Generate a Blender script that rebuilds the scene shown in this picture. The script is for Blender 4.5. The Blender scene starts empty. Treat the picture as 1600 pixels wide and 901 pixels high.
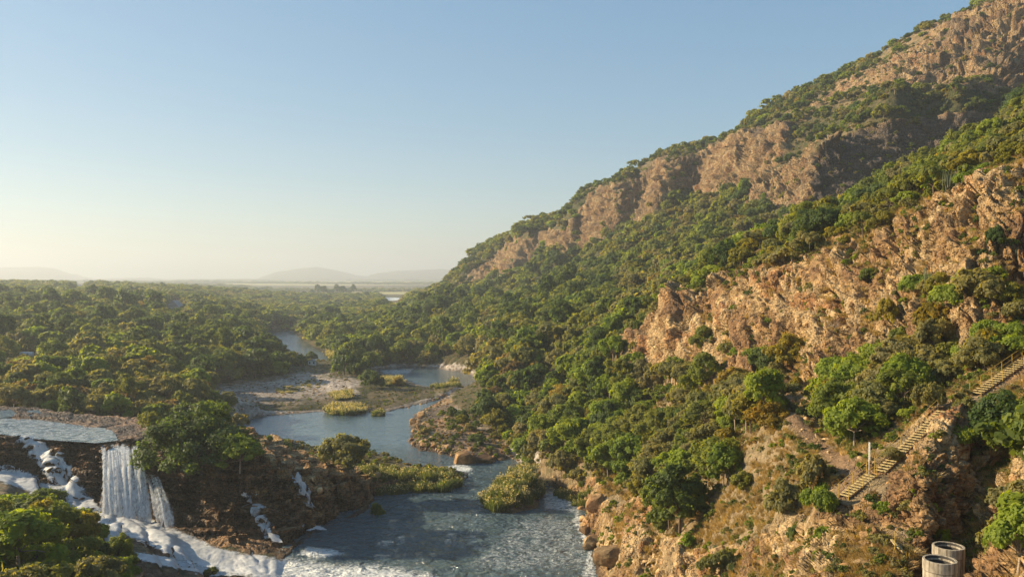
import bpy, bmesh, math, random, time
import numpy as np
from mathutils import Vector, Matrix
T0 = time.time()
R = math.radians
random.seed(7); rng = np.random.default_rng(7)
scn = bpy.context.scene
COL = scn.collection

# ------------------------------------------------------------------ camera, sky, sun, exposure
CAMZ = 42.0; FPX = 1333.0; PITCH = math.atan((450.5-431.5)/FPX)
cd = bpy.data.cameras.new('camera'); cam = bpy.data.objects.new('camera', cd); COL.objects.link(cam)
cam.location = (0, 0, CAMZ); cam.rotation_euler = (math.pi/2 - PITCH, 0, 0)
cd.sensor_width = 36; cd.lens = 36*FPX/1600; cd.clip_start = .5; cd.clip_end = 90000
scn.camera = cam
SUN_AZ = 78; SUN_EL = 23          # degrees left of the view axis, degrees above the horizon
w = bpy.data.worlds.new('World'); scn.world = w; w.use_nodes = True
nt = w.node_tree; bg = nt.nodes['Background']
sky = nt.nodes.new('ShaderNodeTexSky'); sky.sky_type = 'NISHITA'; sky.sun_disc = False
sky.sun_elevation = R(SUN_EL); sky.sun_rotation = R(-SUN_AZ)
sky.altitude = 1100; sky.air_density = 1.0; sky.dust_density = 1.0; sky.ozone_density = 1.0
gmn = nt.nodes.new('ShaderNodeGamma'); gmn.inputs[1].default_value = .47
hsv = nt.nodes.new('ShaderNodeHueSaturation'); hsv.inputs['Saturation'].default_value = 1.8
tin = nt.nodes.new('ShaderNodeMix'); tin.data_type = 'RGBA'; tin.blend_type = 'MULTIPLY'; tin.inputs[0].default_value = 1; tin.inputs[7].default_value = (1.12, 1.265, 1.31, 1)
nt.links.new(sky.outputs[0], gmn.inputs[0]); nt.links.new(gmn.outputs[0], hsv.inputs['Color']); nt.links.new(hsv.outputs[0], tin.inputs[6]); nt.links.new(tin.outputs[2], bg.inputs[0]); bg.inputs[1].default_value = 0.118
sl = bpy.data.lights.new('sun', 'SUN'); sun = bpy.data.objects.new('sun', sl); COL.objects.link(sun)
sl.energy = 5.0; sl.angle = R(.6); sl.color = (1.0, .80, .52)
sdir = Vector((-math.sin(R(SUN_AZ))*math.cos(R(SUN_EL)), math.cos(R(SUN_AZ))*math.cos(R(SUN_EL)), math.sin(R(SUN_EL))))
sun.rotation_euler = sdir.to_track_quat('Z', 'Y').to_euler()
scn.view_settings.view_transform = 'Standard'; scn.view_settings.look = 'None'
scn.view_settings.exposure = 1.10; scn.view_settings.gamma = 1
scn.cycles.max_bounces = 6; scn.cycles.diffuse_bounces = 3; scn.cycles.glossy_bounces = 3
scn.cycles.transparent_max_bounces = 12; scn.cycles.volume_bounces = 1
scn.cycles.use_denoising = True

# ------------------------------------------------------------------ numpy noise
def _h(i, j, k, s):
    n = (i.astype(np.int64)*73856093) ^ (j.astype(np.int64)*19349663) ^ (k.astype(np.int64)*83492791) ^ (s*2654435)
    n = (n ^ (n >> 13))*1274126177 & 0x7fffffff
    n = (n ^ (n >> 16))*668265263 & 0x7fffffff
    return n ^ (n >> 15)
def vnoise(x, y, z, s=0):                                  # smooth value noise, -1..1
    xi = np.floor(x); yi = np.floor(y); zi = np.floor(z)
    fx = x-xi; fy = y-yi; fz = z-zi
    fx = fx*fx*(3-2*fx); fy = fy*fy*(3-2*fy); fz = fz*fz*(3-2*fz)
    xi = xi.astype(np.int64); yi = yi.astype(np.int64); zi = zi.astype(np.int64)
    def g(a, b, c): return (_h(xi+a, yi+b, zi+c, s) & 0xffff)/32767.5-1
    c00 = g(0,0,0)*(1-fx)+g(1,0,0)*fx; c10 = g(0,1,0)*(1-fx)+g(1,1,0)*fx
    c01 = g(0,0,1)*(1-fx)+g(1,0,1)*fx; c11 = g(0,1,1)*(1-fx)+g(1,1,1)*fx
    return (c00*(1-fy)+c10*fy)*(1-fz)+(c01*(1-fy)+c11*fy)*fz
def fbm(x, y, z=None, o=4, s=0, gain=.5, ridged=False):
    x = np.asarray(x, float); z = np.zeros_like(x) if z is None else z
    t = 0; a = 1; n = 0; f = 1
    for k in range(o):
        v = vnoise(x*f+k*17.3, y*f+k*5.1, z*f+k*9.7, s+k)
        if ridged: v = 1-2*np.abs(v)
        t = t+v*a; n += a; a *= gain; f *= 2.03
    return t/n
def worley(x, y, z, s=0):                                  # F1, F2-F1, cell value
    xi = np.floor(x).astype(np.int64); yi = np.floor(y).astype(np.int64); zi = np.floor(z).astype(np.int64)
    f1 = np.full(x.shape, 9.); f2 = np.full(x.shape, 9.); cv = np.zeros(x.shape)
    for a in (-1, 0, 1):
        for b in (-1, 0, 1):
            for c in (-1, 0, 1):
                h = _h(xi+a, yi+b, zi+c, s)
                px = xi+a+(h & 255)/255.; py = yi+b+((h >> 8) & 255)/255.; pz = zi+c+((h >> 16) & 255)/255.
                d = np.sqrt((x-px)**2+(y-py)**2+(z-pz)**2)
                m = d < f1
                f2 = np.where(m, f1, np.minimum(f2, d)); cv = np.where(m, ((h >> 5) & 1023)/1023., cv); f1 = np.where(m, d, f1)
    return f1, f2-f1, cv
def facet(x, y, z, s=0, tilt=1.2):                          # angular blocks: every cell a tilted plane
    xi = np.floor(x).astype(np.int64); yi = np.floor(y).astype(np.int64); zi = np.floor(z).astype(np.int64)
    f1 = np.full(x.shape, 9.); f2 = np.full(x.shape, 9.); v = np.zeros(x.shape)
    for a in (-1, 0, 1):
        for b in (-1, 0, 1):
            for c in (-1, 0, 1):
                h = _h(xi+a, yi+b, zi+c, s)
                dx = x-(xi+a+(h & 255)/255.); dy = y-(yi+b+((h >> 8) & 255)/255.); dz = z-(zi+c+((h >> 16) & 255)/255.)
                d = dx*dx+dy*dy+dz*dz; m = d < f1; h2 = _h(xi+a, yi+b, zi+c, s+77)
                w_ = ((h2 & 255)/255.-.5)*dx+(((h2 >> 8) & 255)/255.-.5)*dy+(((h2 >> 16) & 255)/255.-.5)*dz
                f2 = np.where(m, f1, np.minimum(f2, d)); v = np.where(m, w_*2*tilt+((h >> 5) & 1023)/1023.-.5, v); f1 = np.where(m, d, f1)
    return v, np.sqrt(f2)-np.sqrt(f1)
def sstep(a, b, x):
    t = np.clip((x-a)/(b-a), 0, 1); return t*t*(3-2*t)

# ------------------------------------------------------------------ picking: photograph pixel (1600 wide) and depth -> the place in metres
cp, sp = math.cos(PITCH), math.sin(PITCH)
def W(px, py, D):
    a = (px-800)/FPX; b = (450.5-py)/FPX
    dy = cp+b*sp; dz = -sp+b*cp
    return (a/dy*D, D, CAMZ+dz/dy*D)
def Z0(px, py, z=0.):
    b = (450.5-py)/FPX; dy = cp+b*sp; dz = -sp+b*cp
    D = (z-CAMZ)*dy/dz
    return ((px-800)/FPX/dy*D, D)
def poly_sd(X, Y, P):                                      # signed distance to polygon, negative inside
    P = np.asarray(P, float); d = np.full(X.shape, 1e18); ins = np.zeros(X.shape, bool)
    for i in range(len(P)):
        a = P[i]; b = P[(i+1) % len(P)]; e = b-a
        t = np.clip(((X-a[0])*e[0]+(Y-a[1])*e[1])/max(e@e, 1e-9), 0, 1)
        d = np.minimum(d, (X-a[0]-t*e[0])**2+(Y-a[1]-t*e[1])**2)
        if a[1] != b[1]:
            c = ((a[1] > Y) != (b[1] > Y)) & (X < (b[0]-a[0])*(Y-a[1])/(b[1]-a[1])+a[0]); ins ^= c
    d = np.sqrt(d); return np.where(ins, -d, d)
def line_d(X, Y, P):                                       # distance to polyline, height along it
    P = np.asarray(P, float); d = np.full(X.shape, 1e18); zz = np.zeros(X.shape); tt = np.zeros(X.shape)
    for i in range(len(P)-1):
        a = P[i]; b = P[i+1]; e = b[:2]-a[:2]
        t = np.clip(((X-a[0])*e[0]+(Y-a[1])*e[1])/max(e@e, 1e-9), 0, 1)
        q = (X-a[0]-t*e[0])**2+(Y-a[1]-t*e[1])**2; m = q < d
        d = np.where(m, q, d); zz = np.where(m, a[2]+(b[2]-a[2])*t, zz); tt = np.where(m, i+t, tt)
    return np.sqrt(d), zz, tt
class RBF:
    def __init__(s, P, c=.03, ku=2.0):
        P = np.array(P, float); s.ku = ku; s.c = c
        s.q = np.c_[P[:, 0]/P[:, 1]*ku, np.log(P[:, 1])]; n = len(P)
        A = s._k(s.q, s.q)+np.eye(n)*-1e-4; B = np.c_[np.ones(n), s.q]
        M = np.block([[A, B], [B.T, np.zeros((3, 3))]])
        s.w = np.linalg.lstsq(M, np.r_[P[:, 2], 0, 0, 0], rcond=None)[0]
    def _k(s, a, b):
        return np.sqrt((a[:, None, 0]-b[None, :, 0])**2+(a[:, None, 1]-b[None, :, 1])**2+s.c**2)
    def __call__(s, X, Y):
        sh = X.shape; q = np.c_[(X/Y).ravel()*s.ku, np.log(Y).ravel()]; out = np.empty(len(q))
        for i in range(0, len(q), 60000):
            c = q[i:i+60000]; out[i:i+60000] = s._k(c, s.q)@s.w[:-3]+s.w[-3]+c@s.w[-2:]
        return out.reshape(sh)
# ------------------------------------------------------------------ the lie of the land
CP = [W(*p) for p in [
 # right: foreground slope, path, knoll
 (1600,901,45),(1600,800,52),(1560,700,62),(1600,640,72),(1600,560,82),(1530,605,79),(1480,632,76.5),(1440,690,73),(1400,715,71.5),(1358,722,72.5),
 (1320,775,68),(1340,750,72),(1300,700,85),(1240,650,95),(1200,655,100),(1290,670,97),(1240,700,88),(1180,700,97),(1200,720,92),(1130,740,103),
 (1450,890,55),(1400,850,58),(1380,780,64),(1300,901,58),(1300,840,64),(1200,901,72),(1200,800,84),(1100,901,86),(1100,800,99),(1000,901,101),(1000,800,118),
 (940,850,124),(950,780,138),(940,901,112),(1240,760,79),(1540,850,55),
 # right slope under the trees
 (1050,625,165),(1100,680,133),(1150,640,126),(960,690,171),(1000,610,186),(900,620,218),(880,700,179),(850,650,224),(830,700,186),(1040,565,182),(1020,740,140),
 (1450,560,97),(1500,530,95),(1380,600,97),(1400,590,99),(1340,620,103),
 # quarry face: foot and crest
 (1000,560,192),(1100,585,160),(1200,598,137),(1290,612,114),(1400,540,106),(1500,470,98),(1600,440,95),
 (980,530,203),(1060,492,186),(1140,460,170),(1200,436,156),(1300,405,141),(1400,360,128),(1500,312,118),(1600,268,110),
 # behind the crest
 (1600,228,168),(1500,285,180),(1400,340,190),(1300,388,205),(1200,425,225),(1100,458,245),(1000,498,265),(930,530,275),
 # spur line
 (1595,226,235),(1500,281,250),(1400,340,265),(1300,388,280),(1200,424,300),(1100,440,320),(1000,478,340),(900,520,300),(820,560,285),(760,590,300),(735,615,272),
 (700,640,256),(720,690,207),(790,700,201),(660,690,207),(660,650,246),
 # mountain flank
 (720,575,360),(800,530,370),(700,520,470),(640,540,460),(620,505,600),(700,480,640),(620,480,900),(680,462,900),(560,510,620),(520,520,600),(480,510,720),
 (800,480,560),(900,450,500),(1000,420,450),(1100,385,430),(1200,355,410),(1260,335,385),
 # cliff band one: foot, top
 (760,440,790),(830,410,720),(900,392,650),(1000,350,600),(1080,328,555),(1150,300,500),(1220,290,450),
 (760,402,830),(830,375,740),(900,347,662),(960,308,625),(1040,266,585),(1150,232,530),(1220,216,480),
 # grey bluff: foot, top
 (1275,325,360),(1400,325,358),(1500,285,354),(1570,240,350),(1275,246,368),(1400,216,366),(1500,194,362),(1580,186,358),
 (1600,160,395),(1450,172,410),(1320,190,440),
 # upper cliffs: foot, top, skyline
 (1600,132,410),(1500,140,425),(1400,146,445),(1600,40,432),(1500,70,455),(1420,90,470),
 (1540,14,480),(1600,-8,465),(1480,42,505),(1400,84,530),(1330,118,555),(1260,157,585),(1180,200,615),(1100,232,650),(1020,260,690),(960,303,720),(900,342,770),(830,372,830),(760,408,900),(705,446,960),
 # left: forest rise
 (0,610,235),(150,620,230),(300,640,225),(-200,600,240),(200,590,260),(350,615,275),(300,575,330),(400,560,370),(100,560,330),(0,540,380),(200,535,400),(430,555,420),
 (-200,530,420),(0,490,560),(150,490,560),(300,500,550),(390,530,500),(410,500,700),(300,474,800),(150,470,800),(0,467,800),(-200,465,800),
 (450,488,1000),(560,478,1200),(350,458,1300),(200,450,1300),(0,448,1300),(-200,448,1300),(480,464,1900),(600,464,1900),(680,458,1500),
 # gravel bar
 (340,625,285),(420,600,325),(500,590,335),(560,600,322),(640,612,308),(500,630,282),(420,635,272),(600,625,290),(690,606,312),
 # left: below the falls
 (0,750,141),(0,790,118),(60,830,105),(0,901,75),(200,901,98),(120,860,104),(300,901,112),(400,905,116),(200,850,114),(260,862,117),(-100,760,141),(-200,760,141),(-200,901,75),
 (100,800,133),(160,815,134),(220,825,132),(320,868,124),
 # peninsula with reeds
 (600,755,166),(680,750,171),(640,738,178),(580,745,172),(800,775,154),
]]
CP += [(x, y, z) for x, y, z in [  # plain, far ground and what lies outside the frame
 (-1500,3000,16),(0,3000,8),(1500,3000,20),(-3000,6000,10),(0,6000,8),(3000,6000,20),(-9000,14000,8),(0,14000,8),(9000,14000,8),(-20000,22000,5),(0,22000,5),(20000,22000,5),
 (-900,700,30),(-500,350,22),(-250,180,14),(-130,90,16),(-60,40,20),(-25,25,16),(10,30,14),(-30,60,11),(0,70,3),(5,100,-1),(40,25,33),(60,50,36),(110,80,52),(160,110,78),(300,200,120),
 (330,330,150),(420,430,190),(520,560,200),(330,620,188),(450,800,190),(700,900,190),(250,900,120),(150,1150,60),(300,1500,60),(900,1500,120),(60,1000,22),(40,1400,12)]]
LAND = RBF(CP)
# river outlines at water level, as metres
RIVER = [[Z0(*p) for p in P] for P in (
 [(430,1000),(430,890),(442,868),(470,850),(500,822),(560,805),(577,792),(572,775),(600,768),(650,765),(700,762),(722,752),(728,740),(700,732),(655,732),(610,715),(560,705),(450,700),(350,685),(345,668),
  (375,658),(430,648),(500,643),(560,645),(610,642),(650,632),(690,624),(735,612),(745,604),(700,622),(662,638),(648,648),(645,668),(640,692),(652,702),(700,710),(722,722),(760,722),(800,716),(822,728),(818,738),
  (850,752),(880,768),(908,788),(916,800),(908,830),(925,846),(935,901),(945,1000)],
 [(590,577),(640,572),(690,577),(725,582),(760,595),(745,606),(715,610),(690,606),(655,602),(625,590),(600,586)],
 [(412,517),(458,516),(472,530),(500,548),(520,566),(505,566),(470,556),(440,540),(420,528)],
 [(596,464),(640,464),(640,474),(600,474)])]
ISLAND = [Z0(*p) for p in [(756,790),(775,768),(800,750),(835,745),(846,768),(838,792),(800,800),(770,800)]]
# plateau above the falls (x, y, height)
PLT = [W(*p) for p in [(-260,690,150),(0,690,149),(60,692,149),(150,694,146),(200,697,144),(240,706,141),(300,712,138),(380,716,135),(440,728,135),(480,742,141),(530,748,150),(572,750,159),
 (574,738,167),(530,718,172),(500,712,172),(430,690,170),(350,664,166),(300,658,172),(230,655,182),(150,650,188),(60,636,196),(-260,630,205)]]
PXY = [(p[0], p[1]) for p in PLT]
PLH = RBF(PLT+[W(100,672,165),W(0,668,165),W(0,650,180),W(200,672,160),W(300,680,155),W(400,702,150),W(480,724,152),W(540,738,160)], c=.05)
# path and rock masses of the foreground (outline, extra height)
PINN = [(p[0], p[1]) for p in [W(1412,738,68.5),W(1450,704,70),W(1480,674,72),W(1499,666,72),W(1502,720,67),W(1500,775,63),W(1478,815,60),W(1440,830,59),W(1405,790,62)]]
FLIGHTS = [(W(1318,776,68), W(1362,742,69.6)), (W(1375,738,70.4), W(1474,642,75.5)), (W(1524,616,78), W(1606,560,82))]
HILLS = np.array([(-900,425),(-300,418),(-100,420),(30,417),(60,416),(85,418),(110,425),(145,432),(200,430.5),(232,430),(260,433),(400,432),(430,423),(460,419),(495,416),(525,420),(560,427),(575,428),(592,424),(620,421),(650,420),(690,419),(720,421),(900,426),(1600,430),(2600,432)])
def H(X, Y, full=False):
    z = LAND(X, Y)
    u = X/Y*FPX+800
    hp = np.interp(u, HILLS[:, 0], HILLS[:, 1]); hz = np.clip(432.5-hp, 0, 99)/FPX*9500
    hz = hz*(1+.12*fbm(X/700, Y/700, o=3, s=5))
    z = z+hz*sstep(6500, 9300, Y)*(1-sstep(10500, 15000, Y))*1.15
    # river
    sd = np.full(X.shape, 1e9); near = Y < 1700
    xs, ys = X[near], Y[near]; s = np.full(xs.shape, 1e9)
    for P in RIVER: s = np.minimum(s, poly_sd(xs, ys, P))
    s = np.maximum(s, -poly_sd(xs, ys, ISLAND)); sd[near] = s
    jag = fbm(X/3.2, Y/3.2, o=3, s=21)*np.clip(Y/170, .5, 2)*1.1
    sj = sd+jag
    wd = 1.2+.012*Y
    z = np.where(sd < 900, .15+(np.maximum(z, .35)-.15)*sstep(0, 1, sj/wd), z)
    z = np.where(sj < 0, .15-np.minimum(1.8, -sj*.5), z)
    # plateau
    m = (X < 5) & (Y < 300) & (Y > 90); pl = np.full(X.shape, -99.)
    if m.any():
        xm, ym = X[m], Y[m]
        sd2 = -poly_sd(xm, ym, PXY)
        n = fbm(xm/5, ym/5, o=3, s=31)*1.5+np.round(fbm(xm/2.6, ym/2.6, o=2, s=33)*3)*.45
        hi = PLH(xm, ym)
        t = np.clip((sd2+n+1.0)/5.0, 0, 1)
        k = 6.0; tt = t*k; st = (np.floor(tt)+sstep(.55, 1, tt-np.floor(tt)))/k
        st = st*.75+t*.25
        st = np.where(ym > 163-(xm+50)*.2, sstep(-6, 3, sd2), st)     # gentle back slope
        z0 = z[m]; zz = np.where(hi > z0, z0+(hi-z0)*np.clip(st, 0, 1), z0)
        z[m] = zz; pl[m] = sd2+n
    # thin bedded ledges round the falls
    m = (X < 0) & (Y < 176) & (Y > 98)
    if m.any():
        xm, ym, zm = X[m], Y[m], z[m]
        q = zm+.05*xm+.5*fbm(xm/7, ym/7, o=2, s=37); st_ = 1.5
        qq = (np.floor(q/st_)+sstep(.5, .95, q/st_-np.floor(q/st_)))*st_
        top_ = 1-sstep(1.5, 4, pl[m])*(xm < -48)
        z[m] = np.where(sd[m] > 1.0, np.maximum(zm+(qq-q)*.9*top_, .1), zm)
    # pinnacle over the gully
    m = (X > 20) & (Y < 90)
    if m.any():
        xm, ym = X[m], Y[m]; sp_ = -poly_sd(xm, ym, PINN)+fbm(xm/2, ym/2, o=2, s=41)*.5
        z[m] = z[m]+2.3*sstep(-.6, 1.0, sp_)
        gl = line_d(xm, ym, [W(1600,700,68),W(1535,740,65),W(1525,850,57),W(1500,901,52)])[0]
        z[m] = z[m]-3.2*(1-sstep(1.0, 3.8, gl))
    if full: return z, sd, sj, pl
    return z
# ------------------------------------------------------------------ ground sheet
NR, NC = (1500, 940) if not globals().get('LOW') else (500, 400)
us = np.r_[np.linspace(-1.7, -.67, 40)[:-1], np.linspace(-.67, .67, NC), np.linspace(.67, 1.7, 40)[1:]]
uc = us[::6] if (len(us)-1) % 6 == 0 else np.r_[us[::6], us[-1]]
L = np.linspace(math.log(24), math.log(15500), 2600)
Yc = np.exp(L)[None, :].repeat(len(uc), 0); Xc = Yc*uc[:, None]
Zc = H(Xc, Yc)
dl = np.diff(L)[None, :]
wl = np.interp(L[:-1], [math.log(v) for v in (24, 40, 60, 400, 1000, 3000, 15500)], [.2, .5, 1, 1, .7, .2, .12])[None, :]
met = wl*dl*.35+np.abs(np.diff(Zc, axis=1))/Yc[:, :-1]*1.1
met = np.minimum(met, .05)
cum = np.c_[np.zeros(len(uc)), np.cumsum(met, 1)]; cum /= cum[:, -1:]
rows = np.linspace(0, 1, NR)
Lr = np.array([np.interp(rows, cum[i], L) for i in range(len(uc))])
# smooth across columns
for _ in range(3):
    Lr[1:-1] = (Lr[:-2]+2*Lr[1:-1]+Lr[2:])/4
LL = np.array([np.interp(us, uc, Lr[:, j]) for j in range(NR)]).T      # cols x rows
GY = np.exp(LL); GX = GY*us[:, None]
GZ, SD, SJ, PL = H(GX, GY, True)
print('base', time.time()-T0)
# normals of the smooth surface
def grid_normals(X, Y, Z):
    P = np.stack([X, Y, Z], -1)
    du = np.gradient(P, axis=0); dv = np.gradient(P, axis=1)
    n = np.cross(du, dv); n /= np.linalg.norm(n, axis=-1, keepdims=True)+1e-12
    return np.where(n[..., 2:] < 0, -n, n)
Nn = grid_normals(GX, GY, GZ)
slope = 1-Nn[..., 2]
pxg = GX/GY*FPX+800
band = fbm(GX/40, GY/40, GZ/25, o=3, s=50)
BPX, BPY = 0, 0
def to_px(x, y, z):
    dy = y*cp-(z-CAMZ)*sp; b = (y*sp+(z-CAMZ)*cp)/dy; return 800+x/dy*FPX, 450.5-b*FPX
BPX, BPY = to_px(GX, GY, GZ)
R1 = [(700,600),(760,560),(980,540),(1060,600),(1130,610),(1215,645),(1185,690),(1140,735),(1125,800),(1070,850),(1015,835),(1010,775),(930,750),(890,765),(820,728),(780,690),(700,650)]
wood = np.zeros_like(GX); mm_ = (GY < 300) & (GX > 0)
wood[mm_] = 1-sstep(-10, 8, poly_sd(BPX[mm_], BPY[mm_], R1))
# rock regions
rock = np.zeros_like(GX)
quarry = (GX > 10) & (GY > 88) & (GY < 178+60*(1-sstep(1100, 1200, pxg)))
rock = np.where(quarry, sstep(.10, .22, slope+.05*band), rock)
mount = ~quarry & (GY >= 178) & (GX > -120)
rock = np.where(mount, sstep(.17, .30, slope+.07*band+np.where((GZ > 105), .03+.05*band, 0)), rock)
fore = (GX > 8) & (GY < 130)
rock = np.where(fore, np.maximum(rock, sstep(.0, .35, fbm(GX/6, GY/6, GZ/6, o=3, s=51)+slope*1.2-.12)*.9), rock)
if True:
    sp_ = -poly_sd(GX, GY, PINN); rock = np.maximum(rock, sstep(-1.5, .0, sp_)*(GY < 90)*(GX > 0))
    shoreR = (GX > 0) & (GY < 205) & (SD > -2); rock = np.where(shoreR, np.maximum(rock, 1-sstep(1, 5, SD+band*5)), rock)
rock = np.where(mount & (GZ < 58) & (GY < 440), rock*.12, rock)
patch = sstep(-.30, .05, fbm(GX/16, GY/16, GZ/10, o=4, s=55))
rock = np.where(mount, rock*(.35+.65*patch), rock)
CLIFFS = [[(884,396),(893,352),(925,316),(975,290),(1040,260),(1110,236),(1165,222),(1240,205),(1232,245),(1190,290),(1140,312),(1100,318),(1060,304),(1020,348),(960,376),(915,394)],
 [(700,450),(740,423),(800,392),(850,372),(888,358),(878,384),(840,404),(790,432),(745,452)],
 [(1170,335),(1190,290),(1255,262),(1285,236),(1400,200),(1520,184),(1580,185),(1560,235),(1500,290),(1400,320),(1360,335),(1290,348),(1220,348)],
 [(1270,170),(1330,122),(1380,100),(1440,62),(1500,30),(1560,4),(1640,-10),(1640,140),(1530,148),(1450,142),(1400,152),(1370,125),(1320,150)]]
cl_ = np.zeros_like(GX); mm_ = mount & (GY > 300)
for P_ in CLIFFS: cl_[mm_] = np.maximum(cl_[mm_], 1-sstep(-7, 8, poly_sd(BPX[mm_], BPY[mm_], P_)+16*fbm(GX[mm_]/22, GY[mm_]/22, GZ[mm_]/22, o=4, s=56)))
bluff = np.zeros_like(GX); bluff[mm_] = 1-sstep(-5, 5, poly_sd(BPX[mm_], BPY[mm_], [(1262,345),(1272,290),(1285,240),(1330,215),(1400,200),(1520,184),(1590,186),(1560,250),(1500,320),(1400,345),(1300,350)])+5*fbm(GX[mm_]/12, GY[mm_]/12, GZ[mm_]/12, o=3, s=57)); bluff = bluff*(GY < 385)
rock = np.where(mm_, np.maximum(rock*(.10+.9*cl_), cl_*.85*sstep(.06, .16, slope)), rock)
isl_ = (poly_sd(GX, GY, ISLAND) < 3) & (GY < 190); rock = np.where(isl_, 0, rock)
rock = np.maximum(rock, bluff)
rock = rock*(1-.75*wood)
KNOLL = [(1130,760),(1150,700),(1200,660),(1250,640),(1290,665),(1330,720),(1300,760),(1260,730),(1235,800),(1170,850),(1080,860),(1090,800)]
kn_ = np.zeros_like(GX); mm_ = (GY > 60) & (GY < 125) & (GX > 0); kn_[mm_] = 1-sstep(-12, 12, poly_sd(BPX[mm_], BPY[mm_], KNOLL)); rock = rock*(1-.85*kn_)
plat = PL > -6
rock = np.where(plat, 1.0, rock)
rock = np.where((GX < 0) & (GY < 137) & (GY > 95) & (PL < -2), np.maximum(rock, sstep(.0, .3, fbm(GX/8, GY/8, o=3, s=52)+.15)), rock)
rocky_far = (GX < 40) & (GY > 205) & (GY < 360) & (SD < 40)
# displacement
D3 = np.zeros_like(GX)
A = np.clip(GY/130, .35, 3.2)
msk = rock > .02
x, y, z = GX[msk], GY[msk], GZ[msk]; a = A[msk]
sc = 1/(4.2*np.clip(a, .5, 1.7))
wx = x+fbm(x/9, y/9, z/9, o=2, s=60)*3; wy = y+fbm(x/9, y/9, z/9, o=2, s=61)*3; wz = z+.25*x
sz1 = np.where(plat[msk], 1.5, .62); sx1 = np.where(plat[msk], .8, 1.3)
fa_, e1 = facet(wx*sc*sx1*.8, wy*sc*sx1*.8, wz*sc*sz1, 3)
fb_, e2 = facet(wx*sc*2.1, wy*sc*2.1, wz*sc*np.where(plat[msk], 4.5, 1.6), 4)
fc_, e3 = facet(wx*sc*6.0, wy*sc*6.0, wz*sc*np.where(plat[msk], 9., 4.4), 5)
pk_ = plat[msk]
d = np.where(pk_, fa_*1.1+fb_*.45+fc_*.2, fa_*1.9+fb_*1.0+fc_*.42)-np.where(pk_, .5, 1.25)*(1-sstep(0, .10, e1))-.35*(1-sstep(0, .1, e2))+fbm(x*sc*2.2, y*sc*2.2, z*sc*1.4, o=5, s=62, ridged=True, gain=.6)*.7
bed = np.abs(((z+.18*x+fbm(x/25, y/25, o=2, s=66)*5)/np.clip(a*3.2, 2, 6.5)) % 1-.5)*2      # bedding steps on the mountain cliffs
d = d+np.where((y > 178), fbm(x/6, y/6, z/45, o=3, s=68, ridged=True)*1.5, 0)
bed2 = np.abs(((z+.05*x+fbm(x/12, y/12, o=2, s=67)*.9)/1.25) % 1-.5)*2
d = d+np.where((y > 178), (sstep(.35, .75, bed)-.5)*1.1, 0)+np.where(plat[msk], (sstep(.3, .6, bed2)-.5)*1.5, 0)
ab = np.clip(a, .4, 1.5)
big = fbm(x/(11*ab), y/(11*ab), z/(50*ab), o=4, s=63, ridged=True)
pl = plat[msk]
amp = np.where(pl, .95, np.where(y < 178, np.where(y < 90, .46, .95), 1.75))
steep = np.clip(slope[msk]*3.2, .25, 1)
amp = amp*steep
gry = bluff[msk]
amp = amp*(1-.55*gry)*np.where(quarry[msk], np.interp(pxg[msk], [960, 1040, 1180], [.3, .45, 1]), 1)
D3[msk] = rock[msk]*amp*(d+np.where(pl, 0, np.where(y < 178, 1.6, 3.0))*big*(1-.7*gry))
soft = fbm(GX/(3*A), GY/(3*A), o=4, s=64)*.28*A*np.where(GY > 1200, 0, 1)
soft = soft*(1-rock)*np.where(SJ < 3, .2, 1)*np.where(plat, .1, 1)
gul = np.where(mount, fbm((GX+.3*GY)/45, GY/160, o=3, s=65, ridged=True)*6*sstep(15, 60, GZ), 0)*(1-sstep(.8, 1, rock)*.5)
D3 = D3*np.where(SJ < 0, .15, 1)
STREAM = [(-300,650),(0,655),(60,658),(120,666),(176,672),(184,688),(150,692),(60,686),(0,678),(-300,678)]
sm_ = np.zeros_like(GX); q_ = (GY < 230) & (GX < -30); sm_[q_] = 1-sstep(-3, 4, poly_sd(BPX[q_], BPY[q_], STREAM)); D3 = D3*(1-.85*sm_*plat)
hn = Nn.copy()
px_, py_, pz_ = GX+hn[..., 0]*D3, GY+hn[..., 1]*D3, GZ+hn[..., 2]*D3+soft+gul
# keep the river bed under water
pz_ = np.where(SJ < -.3, np.minimum(pz_, -.25), pz_)
pz_ = np.where((SJ > .3) & (GY > 200), np.maximum(pz_, .12+np.clip(SJ*.04, 0, .3)), pz_)
for fa, fb in FLIGHTS:                                       # benches cut for the stairs
    q_ = (GY > 55) & (GY < 100) & (GX > 15); fb2 = tuple(np.array(fb)+(np.array(fb)-np.array(fa))*.05)
    dd_, zz_, _ = line_d(px_[q_], py_[q_], [fa, fb2]); pz_[q_] = zz_-.15+(pz_[q_]-zz_+.15)*sstep(1.1, 3.2, dd_)
print('disp', time.time()-T0)
def grid_mesh(name, X, Y, Z, attrs={}, smooth=True):
    nc, nr = X.shape; me = bpy.data.meshes.new(name)
    co = np.stack([X, Y, Z], -1).reshape(-1, 3).astype(np.float32)
    idx = np.arange(nc*nr).reshape(nc, nr)
    f = np.stack([idx[:-1, :-1], idx[1:, :-1], idx[1:, 1:], idx[:-1, 1:]], -1).reshape(-1, 4)
    me.vertices.add(len(co)); me.vertices.foreach_set('co', co.ravel())
    me.loops.add(f.size); me.loops.foreach_set('vertex_index', f.ravel().astype(np.int32))
    me.polygons.add(len(f)); me.polygons.foreach_set('loop_start', (np.arange(len(f))*4).astype(np.int32))
    me.polygons.foreach_set('loop_total', np.full(len(f), 4, np.int32))
    me.update(calc_edges=True)
    if smooth: me.polygons.foreach_set('use_smooth', np.ones(len(f), bool))
    for k, v in attrs.items():
        at = me.attributes.new(k, 'FLOAT', 'POINT'); at.data.foreach_set('value', np.asarray(v, np.float32).ravel())
    return me
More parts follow.
